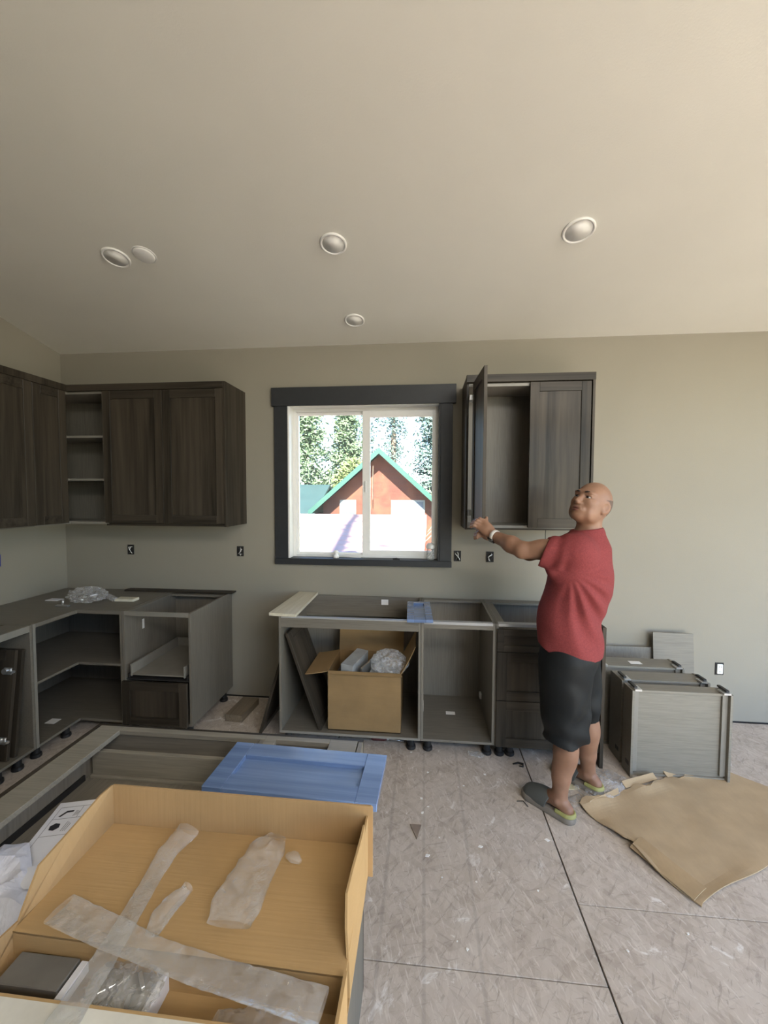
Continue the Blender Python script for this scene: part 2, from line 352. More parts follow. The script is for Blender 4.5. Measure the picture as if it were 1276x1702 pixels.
def glass():
    m = bpy.data.materials.new('window_glass'); m.use_nodes = True; t = m.node_tree; t.nodes.clear()
    out = t.nodes.new('ShaderNodeOutputMaterial'); tr = t.nodes.new('ShaderNodeBsdfTransparent'); tr.inputs[0].default_value = (.95, .965, .96, 1)
    gl = t.nodes.new('ShaderNodeBsdfGlossy'); gl.inputs['Roughness'].default_value = 0.02
    du = t.nodes.new('ShaderNodeBsdfDiffuse'); du.inputs[0].default_value = (.8, .82, .85, 1)
    fr = t.nodes.new('ShaderNodeFresnel'); fr.inputs[0].default_value = 1.45
    n = noise(t, coords(t), 3.0, 3); r = ramp(t, n, [(.3, (.02,)*3), (.8, (.06,)*3)])
    m1 = t.nodes.new('ShaderNodeMixShader'); t.links.new(r, m1.inputs[0]); t.links.new(tr.outputs[0], m1.inputs[1]); t.links.new(du.outputs[0], m1.inputs[2])
    m2 = t.nodes.new('ShaderNodeMixShader'); t.links.new(fr.outputs[0], m2.inputs[0]); t.links.new(m1.outputs[0], m2.inputs[1]); t.links.new(gl.outputs[0], m2.inputs[2])
    t.links.new(m2.outputs[0], out.inputs[0]); return m
M_glass = glass()
MB(W0).box(-1.030, -.493, .114, .118, WZ0+.036, 2.328).build('pane', M_glass, s1)
MB(W0).box(-.435, .064, .088, .092, WZ0+.060, 2.302).build('pane', M_glass, s2)
MB(W0).box(-.474, -.462, .062, .078, 1.70, 1.79, .002).build('latch', M_white, win)

# recessed lights
tilt = Matrix.Rotation(-math.atan(SL), 4, 'X')
lab = ['white recessed ceiling light at far left, beside the flat round cover', 'white recessed ceiling light above the left side of the window, higher of the middle two',
       'white recessed ceiling light at right, above the open upper cabinet', 'small white recessed ceiling light nearest the window wall']
for (x, y, r), l in zip(LIGHTS, lab):
    t = thing('ceiling_light', l, 'ceiling light', (x, y, cz(y)), (0, 0, 0), 'recessed ceiling lights')
    MB().lathe([(r-.014, .0), (r-.012, -.008), (r-.004, -.010), (r, -.006), (r, .0)], tilt, 36).build('trim_ring', M_light, t, True)
    MB().lathe([(r-.014, -.006), (r-.030, .045), (r-.030, .070)], tilt, 36).build('baffle', M_light, t, True)
    MB().lathe([(.0, .040), (r-.034, .042), (r-.031, .046), (.0, .050)], tilt, 36).build('lens', M_light, t, True)
x, y = -1.598, -.946
t = thing('ceiling_cover', 'flat white round ceiling cover plate beside the far left light', 'cover plate', (x, y, cz(y)))
MB().lathe([(0, -.010), (.050, -.010), (.057, -.006), (.058, 0), (0, 0)], tilt, 32).build('disc', M_light, t, True)
MB().lathe([(.060, 0), (.060, -.004), (.064, -.003), (.065, 0)], tilt, 32).build('rim', M_light, t, True)
# ------------------------------------------------------------------ cabinets
T = .016
def shaker(parent, name, x0, x1, z0, z1, yf, th=.020, mat=None, st=.060, plane='y', sgn=1, pname='panel', rec=.008, matr=None):
    """frame-and-panel front; local box authored in the parent's offset; front face at yf, body goes back by th*sgn (plane y) or in x"""
    mat = mat or M_door; matr = matr or M_doorx; O = parent['off_'] if 'off_' in parent else (0, 0, 0)
    pm = MB(O)
    def B(m, a, b, c, d, f, g, cch=.0012):
        f, g = min(f, g), max(f, g)
        if plane == 'y': m.box(a, b, f, g, c, d, cch)
        else: m.box(f, g, a, b, c, d, cch)
    y1 = yf + th*sgn
    B(pm, x0+st-.004, x1-st+.004, z0+st-.004, z1-st+.004, yf+rec*sgn, y1-.003*sgn); fr = pm.build(name, mat, parent)
    for a_, b_, c_, d_, n_, m_ in ((x0, x0+st, z0, z1, 'stile', mat), (x1-st, x1, z0, z1, 'stile', mat), (x0+st, x1-st, z1-st, z1, 'top_rail', matr), (x0+st, x1-st, z0, z0+st, 'bottom_rail', matr)):
        q = MB(O); B(q, a_, b_, c_, d_, yf, y1); q.build(n_, m_, fr)
    return fr
def foot(parent, x, y, z1, O, h=None):
    m = Matrix.Translation((x-O[0], y-O[1], 0-O[2]))
    MB().lathe([(0, 0), (.030, 0), (.032, .006), (.030, .020), (.022, .026), (.020, z1-.012), (.030, z1-.010), (.030, z1), (0, z1)], m, 20).build('foot', M_black, parent, False)

def carcass(t, O, x0, x1, y0, y1, z0, z1, back=True, top=None, mats=(None, None, None)):
    """open-front base cabinet: two sides, bottom, back"""
    MB(O).box(x0, x0+T, y0, y1, z0, z1, .0008).build('side_panel', M_int, t)
    MB(O).box(x1-T, x1, y0, y1, z0, z1, .0008).build('side_panel', M_int, t)
    MB(O).box(x0+T, x1-T, y0, y1-.012, z0, z0+T, .0008).build('bottom_panel', M_intx, t)
    if back: MB(O).box(x0+T, x1-T, y1-.010, y1, z0, z1-.002).build('back_panel', M_int, t)
YB, YR = -.61, -.012
def sticker(t, O, m, sx, sz):
    MB(O).obox(m, sx, .0012, sz).build('sticker', M_label, t)

# --- left run: cabinet with pull-out tray
O = (-1.815, -.61, 0)
t = thing('base_cabinet', 'grey base cabinet with a pull-out tray above one dark drawer, end of left run', 'cabinet', O, group='base cabinets'); t['off_'] = O
carcass(t, O, -2.062, -1.565, YB, YR, .090, .876)
MB(O).box(-2.046, -1.581, YB, YB+T, .846, .876, .0008).build('front_rail', M_edge, t)
MB(O).box(-2.046, -1.581, -.10, -.022, .855, .871, .0008).build('back_rail', M_intx, t)
MB(O).box(-2.046, -2.030, YB+T, -.10, .858, .872).build('side_rail', M_inty, t)
tr = MB(O).box(-2.000, -1.625, YB+.008, -.06, .428, .438, .001).build('tray', M_edge, t)
MB(O).box(-2.012, -2.000, YB+.004, -.06, .424, .505, .001).build('tray_side', M_edge, tr)
MB(O).box(-1.625, -1.613, YB+.004, -.06, .424, .505, .001).build('tray_side', M_edge, tr)
MB(O).box(-2.000, -1.625, -.072, -.06, .438, .505, .001).build('tray_back', M_edge, tr)
for xx in (-2.032, -1.606):
    MB(O).box(xx, xx+.014, YB+.006, -.08, .408, .440, .001).build('slide', M_black, tr)
MB(O).box(-2.046, -1.581, YB+.01, -.05, .396, .402).build('divider', M_dark, t)
shaker(t, 'drawer_front', -2.060, -1.590, .092, .394, YB-.021, st=.058)
for a, b in ((-2.02, -.56), (-1.61, -.56), (-2.02, -.08), (-1.61, -.08)): foot(t, a, b, .09, O)
sticker(t, O, frame_m((-2.045, -.42, .73), (0, 1, 0), (0, 0, 1)), .022, .070)
mb = MB(O)
mb.box(-1.585, -1.560-.03, -.17, -.12, .850, .853).box(-1.589, -1.586, -.17, -.12, .82, .853); mb.build('corner_bracket', M_metal, t)
o = MB().box(-2.46, -1.530, -.075, -.003, .877, .889, .001).build('cleat_board', M_doorx)
tag(o, 'thin dark cleat strip lying along the wall on the left base cabinets', 'board')

# --- corner cabinet (L)
O = (-2.55, -.40, 0); XF = -2.394; YF2 = -.936
t = thing('corner_base_cabinet', 'grey L-shaped corner base cabinet, open front with one shelf', 'cabinet', O, group='base cabinets')
def ell(mb, z0, z1, inset=0.0, x0=-3.028, xr=-2.064, yb=-.012):
    f = XF - 0 + 0; pts = [(x0, yb, z0), (xr, yb, z0), (xr, YB+inset, z0), (XF-inset, YB+inset, z0), (XF-inset, YF2+.0, z0), (x0, YF2, z0)]
    return mb.prism(pts, (0, 0, z1-z0))
ell(MB(O), .852, .876).build('top_panel', M_intx, t)
ell(MB(O), .489, .505, .004, -3.015, -2.082, -.026).build('shelf', M_intx, t)
ell(MB(O), .090, .106).build('bottom_panel', M_intx, t)
MB(O).box(-2.080, -2.064, YB, YR, .106, .852).build('side_panel', M_int, t)
MB(O).box(-3.028, XF, YF2-.0005, YF2+T, .106, .852).build('side_panel', M_int, t)
MB(O).box(-3.014, -2.08, -.024, -.012, .106, .852).build('back_panel', M_int, t)
MB(O).box(-3.028, -3.016, YF2+T, -.012, .106, .852).build('back_panel', M_int, t)
MB(O).box(XF-.0160, XF+.001, YF2-.001, YF2+.018, .090, .877).build('front_edge', M_edge, t)
for a, b in ((-2.10, -.55), (-2.46, -.88), (-2.96, -.08), (-2.46, -.66)): foot(t, a, b, .09, O)
MB(O).box(-2.58, -2.51, -.70, -.64, .1065, .108).build('sticker', M_label, t)

# --- cabinet on the left wall with two loose doors inside
O = (-2.72, -1.40, 0)
t = thing('base_cabinet', 'grey open-front base cabinet along the left wall, dark loose doors inside', 'cabinet', O, group='base cabinets')
y0, y1 = -1.86, YF2-.003
MB(O).box(-3.028, XF, y1-T, y1, .09, .876, .0008).build('side_panel', M_inty, t)
MB(O).box(-3.028, XF, y0, y0+T, .09, .876, .0008).build('side_panel', M_inty, t)
MB(O).box(-3.016, XF, y0+T, y1-T, .09, .106, .0008).build('bottom_panel', M_inty, t)
MB(O).box(-3.028, -3.016, y0+T, y1-T, .09, .874).build('back_panel', M_int, t)
MB(O).box(XF-T, XF, y0+T, y1-T, .836, .876, .0008).build('front_rail', M_edge, t)
MB(O).box(-3.016, -2.93, y0+T, y1-T, .860, .876).build('back_rail', M_inty, t)
MB(O).box(-2.56, XF-T, y0+T, y1-T, .860, .8745).build('top_rail', M_inty, t)
for a, b in ((-2.455, -1.005), (-2.455, -1.80), (-2.96, -1.00), (-2.96, -1.80), (-2.455, -1.125)): foot(t, a, b, .09, O)
o = MB().box(-2.98, -2.52, -1.26, -1.05, .8775, .889, .002).build('scrap_board', M_intx)
tag(o, 'thin grey offcut board lying on the left wall cabinet', 'board')
def hinge(parent, m, O=(0, 0, 0)):
    mb = MB(O); mb.obox(m, .05, .010, .040, .002); mb.obox(m @ Matrix.Translation((.034, -.012, 0)), .035, .022, .014, .002)
    mb.lathe([(0, -.006), (.017, -.006), (.017, .006), (0, .006)], m @ Matrix.Translation((-.012, -.008, 0)) @ Matrix.Rotation(PI/2, 4, 'X'), 14)
    return mb.build('hinge', M_metal, parent)
def loose_door(label, w, h, loc, rot, hinges=(), th=.020, group=None, cat='cabinet door', mat=None, matr=None, st=.06, name='loose_cabinet_door'):
    """door whose front faces local -Y, width along X from 0, height along Z from 0"""
    t = thing(name, label, cat, loc, rot, group)
    shaker(t, 'panel', 0, w, 0, h, 0, th, mat, st, matr=matr)
    for hx, hz, s in hinges: hinge(t, Matrix.Translation((hx, th+.006, hz)) @ Matrix.Rotation(0 if s > 0 else PI, 4, 'Z'))
    return t
d = loose_door('dark loose cabinet door with hinges leaning in the left wall cabinet, nearer of two', .36, .64, (0, 0, 0), (0, 0, 0), ((.03, .12, -1), (.03, .52, -1)), group='loose doors')
d.matrix_world = frame_m((-2.425, -1.078, .108), (-1, 0, 0), (0, .075, .60))
d = loose_door('dark loose cabinet door leaning in the left wall cabinet, farther of two', .36, .63, (0, 0, 0), (0, 0, 0), group='loose doors')
d.matrix_world = frame_m((-2.415, -1.038, .108), (-1, 0, 0), (0, .070, .60))

# --- middle run: sink cabinet
O = (-.482, -.61, 0)
t = thing('sink_base_cabinet', 'wide grey open base cabinet below the window, cardboard box inside', 'cabinet', O, group='base cabinets')
carcass(t, O, -.950, -.012, YB, YR, .090, .876, back=False)
MB(O).box(-.934, -.028, -.022, YR, .106, .70).build('back_panel', M_int, t)
MB(O).box(-.934, -.028, YB, YB+T, .806, .872, .0008).build('apron', M_intx, t)
MB(O).box(-.934, -.028, YB-.001, YB+T+.012, .8685, .876, .0006).build('front_rail', M_rail, t)
MB(O).box(-.934, -.028, -.030, -.014, .716, .876, .0008).build('back_rail', M_intx, t)
for a, b in ((-.91, -.55), (-.073, -.545), (-.91, -.08), (-.05, -.08)): foot(t, a, b, .09, O)
MB(O).box(-.950, -.012, YB-.0012, YB, .0905, .1055).build('edge_strip', M_edge, t)
sticker(t, O, Matrix.Translation((-.300, -.0308, .835)), .055, .042)
# --- open 18 inch cabinet
O = (.222, -.61, 0)
t = thing('base_cabinet', 'narrow empty grey base cabinet right of the cardboard box', 'cabinet', O, group='base cabinets')
carcass(t, O, -.010, .455, YB, YR, .090, .876)
MB(O).box(.006, .439, YB, YB+.035, .858, .876, .0008).build('front_rail', M_rail, t)
MB(O).box(.006, .439, -.075, -.023, .858, .874, .0008).build('back_rail', M_intx, t)
MB(O).box(.006, .439, YB-.001, YB+.001, .832, .858, .0004).build('front_apron', M_intx, t)
for a, b in ((.037, -.545), (.42, -.55), (.03, -.08), (.42, -.08)): foot(t, a, b, .09, O)
sticker(t, O, frame_m((.0070, -.45, .24), (0, 1, 0), (0, 0, 1)), .032, .062)
MB(O).box(.17, .235, -.30, -.26, .1062, .1075).build('sticker', M_label, t)
MB(O).box(.425, .4385, -.16, -.12, .16, .20).build('corner_bracket', M_white, t)
# --- drawer bank with dark end panel
O = (.78, -.61, 0)
t = thing('drawer_base_cabinet', 'base cabinet with three dark drawer fronts and a dark end panel behind the man', 'cabinet', O, group='base cabinets'); t['off_'] = O
carcass(t, O, .457, 1.088, YB, YR, .090, .876)
MB(O).box(.473, 1.072, YB, YB+.045, .858, .876, .0008).build('front_rail', M_rail, t)
MB(O).box(.473, 1.072, -.09, -.023, .858, .874, .0008).build('back_rail', M_intx, t)
MB(O).box(.473, .520, YB+.05, -.09, .852, .868).build('side_rail', M_inty, t)
shaker(t, 'drawer_front', .463, 1.082, .706, .846, YB-.021, st=.040, mat=M_doorx)
shaker(t, 'drawer_front', .463, 1.082, .396, .702, YB-.021, st=.060)
shaker(t, 'drawer_front', .463, 1.082, .095, .392, YB-.021, st=.060)
MB(O).prism([(1.0885, YB-.024, .0), (1.0885, -.005, .0), (1.0885, -.005, .880), (1.0885, YB-.024, .880)], (.020, 0, 0)).build('end_panel', M_door, t)
MB(O).box(1.070, 1.088, YB+.03, YB+.07, .0, .09).build('toe_block', M_black, t)
for a, b in ((.499, -.55), (.565, -.545), (1.04, -.48), (1.04, -.08), (.50, -.08)): foot(t, a, b, .09, O)

# --- things on and by the middle run
o = MB().prism([(-1.020, -.600, .877), (-.832, -.615, .877), (-.842, -.016, .877), (-.998, -.004, .877)], (0, 0, .019)).build('pine_board', M_pine)
tag(o, 'pale pine board lying across the left end of the sink cabinet', 'board')
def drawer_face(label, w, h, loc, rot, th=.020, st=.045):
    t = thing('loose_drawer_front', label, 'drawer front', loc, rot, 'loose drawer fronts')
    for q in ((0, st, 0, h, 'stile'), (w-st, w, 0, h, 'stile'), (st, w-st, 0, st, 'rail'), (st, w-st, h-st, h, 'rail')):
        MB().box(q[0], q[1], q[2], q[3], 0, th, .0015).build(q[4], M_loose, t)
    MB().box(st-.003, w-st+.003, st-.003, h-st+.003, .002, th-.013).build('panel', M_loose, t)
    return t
drawer_face('small drawer front with a painted-in blue sky sheen lying across the sink cabinet top', .165, .435, (-.101, -.650, .877), (0, 0, math.radians(2)), st=.046)
d = loose_door('dark loose cabinet door leaning inside the sink cabinet beside the box', .34, .685, (-.70, -.50, .108), (0, 0, 0), st=.055, group='loose doors')
# its long edges lean to the left side panel: foot right, head left
d.matrix_world = frame_m((-.668, -.590, .110), (.03, 1, 0), (-.232, 0, .65))
d = loose_door('dark board leaning on the outside of the sink cabinet, left side', .40, .555, (0, 0, 0), (0, 0, 0), st=.055, group='loose doors')
d.matrix_world = frame_m((-1.122, -.50, .001), (.03, 1, 0), (.155, 0, .53))
o = MB().obox(Matrix.Translation((-1.378, -.24, .0265)) @ Matrix.Rotation(math.radians(-4), 4, 'Z'), .135, .27, .052, .002).build('wood_block', grain('dull_brown_block', (.15, .115, .08), (.22, .175, .12), 'y', .6))
tag(o, 'short dark brown wood block on the floor between the base cabinets', 'block')

# cardboard carton in the sink cabinet
O = (-.39, -.38, .107)
t = thing('cardboard_carton', 'open brown cardboard carton standing inside the sink cabinet', 'box', O)
x0, x1, y0, y1, z0, z1 = -.628, -.142, -.575, -.20, .108, .510
th = .005
MB(O).box(x0, x1, y0, y0+th, z0, z1).build('front_wall', M_carton, t)
MB(O).box(x0, x1, y1-th, y1, z0, z1).build('back_wall', M_carton, t)
MB(O).box(x0, x0+th, y0+th, y1-th, z0, z1).build('side_wall', M_carton, t)
MB(O).box(x1-th, x1, y0+th, y1-th, z0, z1).build('side_wall', M_carton, t)
MB(O).box(x0, x1, y0, y1, z0, z0+th).build('bottom', M_carton, t)
def flap(a, b, d, curl=0.0, name='flap', n=6, parent=None, O=O, mat=None, th=.005):
    """cardboard flap hinged on a-b, reaching by vector d, curling"""
    a, b, d = Vector(a), Vector(b), Vector(d); up = (b-a).cross(d).normalized()
    mb = MB(O); top = []; bot = []
    for i in range(n+1):
        s = i/n; off = up*curl*s*s
        for p in (a, b): top.append(p + d*s + off); bot.append(p + d*s + off - up*th)
    vs = top+bot; N = len(top); fs = []
    for i in range(n):
        k = 2*i; fs += [(k, k+1, k+3, k+2), (N+k+2, N+k+3, N+k+1, N+k), (k, k+2, N+k+2, N+k), (k+3, k+1, N+k+1, N+k+3)]
    fs += [(0, N, N+1, 1), (N-2, N-1, 2*N-1, 2*N-2)]
    mb.add(vs, fs); return mb.build(name, mat or M_card, parent)
flap((x0, y1-.002, z1), (x1, y1-.002, z1), (.0, .055, .215), .0, 'back_flap', parent=t, mat=M_carton)
flap((x0, y0, z1), (x0, y1, z1), (-.150, -.01, -.035), .012, 'side_flap', parent=t, mat=M_carton)
flap((x1, y1, z1), (x1, y0, z1), (.105, .0, .175), .015, 'side_flap', parent=t, mat=M_carton)
flap((x1, y0, z1), (x0, y0, z1), (.01, -.020, -.012), .002, 'front_flap', parent=t, n=3, mat=M_carton)
# what the carton holds
tag(MB().obox(frame_m((-.47, -.43, .50), (.25, .9, .05), (0, -.2, 1)), .26, .09, .11, .003).build('drawer_part', plain('grey_parts', (.30, .31, .31), .4)), 'grey drawer hardware part lying in the cardboard carton', 'hardware')
tag(MB().obox(frame_m((-.36, -.40, .47), (.3, .9, 0), (0, 0, 1)), .30, .016, .11, .002).build('drawer_slide', M_metal), 'steel drawer slide standing on edge in the cardboard carton', 'hardware')
tag(MB().tube([(-.33, -.50, .47), (-.29, -.33, .48)], .030, 14).build('rolled_tube', plain('pale_tube', (.42, .43, .43), .45)), 'pale short tube beside the steel slide in the carton', 'tube')
tag(MB().box(-.618, -.152, -.565, -.210, .113, .40, .004).build('packing_block', plain('dark_packing', (.08, .08, .085), .7)), 'dark packing layer beneath the hardware in the carton', 'packing')

def lump(name, mat, centre, rad, seed, amp=.25, n=(44, 30), squash=None, freq=3.0):
    """crumpled closed bag: a sphere pushed about by ridged noise"""
    from mathutils import noise as mn
    vs = []; fs = []; A, B = n; c = Vector(centre); off = Vector((seed*3.1, seed*1.7, seed*.9))
    for j in range(B+1):
        ph = PI*j/B
        for i in range(A):
            a = 2*PI*i/A; d = Vector((math.sin(ph)*math.cos(a), math.sin(ph)*math.sin(a), math.cos(ph)))
            r = 1.0; f = freq; w = amp
            for _ in range(3):
                r += w*(0.5-abs(mn.noise(d*f+off))*1.6); f *= 2.1; w *= .5
            p = Vector((d.x*rad[0], d.y*rad[1], d.z*rad[2]))*r
            if squash is not None and p.z < squash: p.z = squash + (p.z-squash)*.08
            vs.append(c+p)
    for j in range(B):
        for i in range(A):
            a = j*A+i; b = j*A+(i+1) % A; fs.append((a, b, b+A, a+A))
    return MB(centre).add(vs, fs).build(name, mat, None, False)
def place(o, loc): o.location = loc; return o
o = place(lump('plastic_bag', M_bag, (-.225, -.46, .530), (.118, .10, .085), 3, .22, (60, 40), -.05, 1.5), (-.225, -.46, .530))
tag(o, 'crumpled clear plastic bag of parts on top of the open carton', 'bag')

# ------------------------------------------------------------------ upper cabinets
ZU0, ZU1 = 1.442, 2.496
O = (-1.915, 0, ZU0)
t = thing('upper_cabinet', 'dark two-door upper cabinet left of the window', 'cabinet', O, group='upper cabinets'); t['off_'] = O
MB(O).box(-1.449, -1.433, -.345, -.002, ZU0, ZU1, .001).build('side_panel', M_door, t)
MB(O).box(-2.394, -2.378, -.318, -.002, ZU0+.01, ZU1-.04, .001).build('side_panel', M_int, t)
MB(O).box(-2.378, -1.449, -.318, -.002, ZU0+.012, ZU0+.030, .001).build('bottom_panel', M_doorx, t)
MB(O).box(-2.378, -1.449, -.318, -.002, ZU1-.06, ZU1-.042).build('top_panel', M_intx, t)
MB(O).box(-2.378, -1.449, -.014, -.002, ZU0+.03, ZU1-.06).build('back_panel', M_int, t)
MB(O).box(-2.680, -1.449, -.346, -.300, ZU1-.048, ZU1, .001).build('top_fascia', M_doorx, t)
MB(O).box(-2.394, -1.449, -.320, -.300, ZU0, ZU0+.012).build('light_rail', M_doorx, t)
shaker(t, 'door', -2.390, -1.920, 1.463, 2.446, -.340, mat=M_door)
shaker(t, 'door', -1.916, -1.450, 1.463, 2.446, -.340, mat=M_door)
O = (-2.80, -.10, ZU0)
t = thing('corner_upper_cabinet', 'dark upper corner cabinet with open shelves, its door missing', 'cabinet', O, group='upper cabinets'); t['off_'] = O
def ellu(mb, z0, z1, yf=-.318, xf=-2.695, ye=-.612):
    return mb.prism([(-3.028, -.014, z0), (-2.396, -.014, z0), (-2.396, yf, z0), (xf, yf, z0), (xf, ye, z0), (-3.028, ye, z0)], (0, 0, z1-z0))
ellu(MB(O), 1.452, 1.470).build('bottom_panel', M_edge, t)
ellu(MB(O), 1.781, 1.797, -.310, -2.70).build('shelf', M_edge, t)
ellu(MB(O), 2.105, 2.121, -.310, -2.70).build('shelf', M_edge, t)
ellu(MB(O), 2.432, 2.448).build('top_panel', M_edge, t)
MB(O).box(-2.4115, -2.3955, -.318, -.014, 1.470, 2.432).build('side_panel', M_int, t)
MB(O).box(-3.038, -2.396, -.014, -.002, 1.452, 2.448).build('back_panel', M_int, t)
MB(O).box(-3.038, -3.028, -.612, -.014, 1.452, 2.448).build('back_panel', M_int, t)
MB(O).box(-3.028, -2.695, -.628, -.612, 1.452, 2.448).build('side_panel', M_int, t)
shaker(t, 'door', -.612, -.350, 1.460, 2.446, -2.675, plane='x', sgn=-1)
O = (-2.85, -1.2, ZU0)
t = thing('upper_cabinet', 'dark upper cabinet along the left wall, cut by the photo edge', 'cabinet', O, group='upper cabinets'); t['off_'] = O
MB(O).box(-3.036, -2.695, -1.70, -1.684, ZU0+.01, 2.45).build('side_panel', M_door, t)
MB(O).box(-3.036, -2.695, -.645, -.630, ZU0+.01, 2.45).build('side_panel', M_int, t)
MB(O).box(-3.036, -2.695, -1.684, -.645, ZU0+.01, ZU0+.028).build('bottom_panel', M_inty, t)
MB(O).box(-3.036, -2.695, -1.684, -.645, 2.432, 2.45).build('top_panel', M_inty, t)
MB(O).box(-3.036, -3.026, -1.684, -.645, ZU0+.028, 2.432).build('back_panel', M_int, t)
MB(O).box(-2.72, -2.670, -1.70, -.3465, ZU1-.048, ZU1, .001).build('top_fascia', M_door, t)
shaker(t, 'door', -1.150, -.616, 1.460, 2.446, -2.675, plane='x', sgn=-1)
shaker(t, 'door', -1.690, -1.154, 1.460, 2.446, -2.675, plane='x', sgn=-1)

O = (.70, 0, ZU0)
t = thing('upper_cabinet', 'dark upper cabinet right of the window with its left door swung open', 'cabinet', O, group='upper cabinets'); t['off_'] = O
MB(O).box(.286, .302, -.320, -.002, ZU0, ZU1-.002, .001).build('side_panel', M_door, t)
MB(O).box(1.106, 1.122, -.345, -.002, ZU0, ZU1-.002, .001).build('side_panel', M_door, t)
MB(O).box(.302, 1.106, -.318, -.002, ZU0+.012, ZU0+.030, .001).build('bottom_panel', M_edge, t)
MB(O).box(.302, 1.106, -.318, -.002, ZU1-.075, ZU1-.057).build('top_panel', M_edge, t)
MB(O).box(.302, 1.106, -.014, -.002, ZU0+.03, ZU1-.075).build('back_panel', M_int, t)
MB(O).box(.284, 1.124, -.346, -.300, ZU1-.050, ZU1, .001).build('top_fascia', M_doorx, t)
MB(O).box(.302, 1.106, -.318, -.298, ZU0, ZU0+.012).build('light_rail', M_doorx, t)
shaker(t, 'door', .706, 1.100, 1.460, 2.440, -.340, mat=M_door, st=.062)
# the swung door: hinged at the left, front facing the window
od = bpy.data.objects.new('open_door', None); COL.objects.link(od); od.parent = t
dd = .392; ang = math.radians(87.3)
tmp = {'off_': (0, 0, 0)}
def open_door():
    fr = MB().box(.058, dd-.058, .008, .017, .058, .922).build('open_door', M_door, t)
    for a_, b_, c_, d_, n_, m_ in ((0, .062, 0, .98, 'stile', M_door), (dd-.062, dd, 0, .98, 'stile', M_door), (.062, dd-.062, .918, .98, 'top_rail', M_doorx), (.062, dd-.062, 0, .062, 'bottom_rail', M_doorx)):
        MB().box(a_, b_, 0, .020, c_, d_, .0012).build(n_, m_, fr)
    fr.matrix_local = Matrix.Translation((.326-O[0], -.342-O[1], 1.460-O[2])) @ Matrix.Rotation(-ang, 4, 'Z')
    return fr
bpy.data.objects.remove(od); open_door()
for z in (1.56, 2.34):
    MB(O).box(.302, .332, -.36, -.30, z-.02, z+.02, .003).build('hinge', M_metal, t)
MB(O).tube([(.835, -.30, ZU0+.001), (.835, -.295, 1.415), (.838, -.29, 1.36)], .0022, 6).build('wire', M_black, t)

# ------------------------------------------------------------------ outlets
def cut_box(x, z, label, w=.056, h=.082, onx=None, wires=1, seed=0):
    r = random.Random(seed); t = thing('electrical_box', label, 'electrical box', (x, 0, z) if onx is None else (onx, x, z), (0, 0, 0) if onx is None else (0, 0, PI/2), 'open electrical boxes')
    hw, hh = w/2, h/2
    mb = MB().box(-hw, hw, -.0015, .0, -hh, hh)
    mb.build('recess', M_dark, t)
    MB().box(-hw, -hw+.007, -.004, 0, -hh, hh).box(hw-.007, hw, -.004, 0, -hh, hh).box(-hw+.007, hw-.007, -.004, 0, -hh, -hh+.007).box(-hw+.007, hw-.007, -.004, 0, hh-.007, hh).build('rim', M_black, t)
    for k in range(3):
        pts = [(r.uniform(-.018, .018), -.004 - .012*math.sin(PI*s/4), -.03 + .06*s/4 + r.uniform(-.006, .006)) for s in range(5)]
        MB().tube(pts, .0028, 6).build('wire', [M_metal, M_label, M_black][k], t, True)
    return t
cut_box(-2.449, 1.213, 'black open electrical box below the left upper cabinet, farthest left on back wall', seed=1)
cut_box(-1.491, 1.215, 'black open electrical box below the right corner of the left upper cabinet', seed=2)
cut_box(.262, 1.207, 'black open electrical box touching the right side of the window casing', seed=3)
cut_box(.510, 1.205, 'black open electrical box below the opened upper door, left of the man', seed=4)
tb = thing('electrical_box', 'blue electrical box on the left wall below the upper cabinets', 'electrical box', (XL, -.58, 1.20), (0, 0, PI/2), 'open electrical boxes')
MB().box(-.03, .03, -.010, 0, -.045, .045, .004).build('cover', plain('blue_plastic', (.02, .035, .20), .4), tb)
MB().tube([(-.01, -.01, .02), (0, -.02, 0), (.012, -.012, -.02)], .004, 6).build('wire', M_black, tb)
t = thing('wall_outlet', 'white duplex outlet without a cover plate, low on the right wall area', 'outlet', (2.184, 0, .402))
MB().box(-.030, .030, -.002, 0, -.046, .046).build('cutout', M_dark, t)
MB().box(-.019, .021, -.012, -.002, -.036, .036, .003).build('receptacle', M_white, t)
for z in (-.018, .018):
    MB().box(-.006, -.004, -.0126, -.012, z-.005, z+.005).box(.005, .007, -.0126, -.012, z-.005, z+.005).build('slots', M_dark, t)
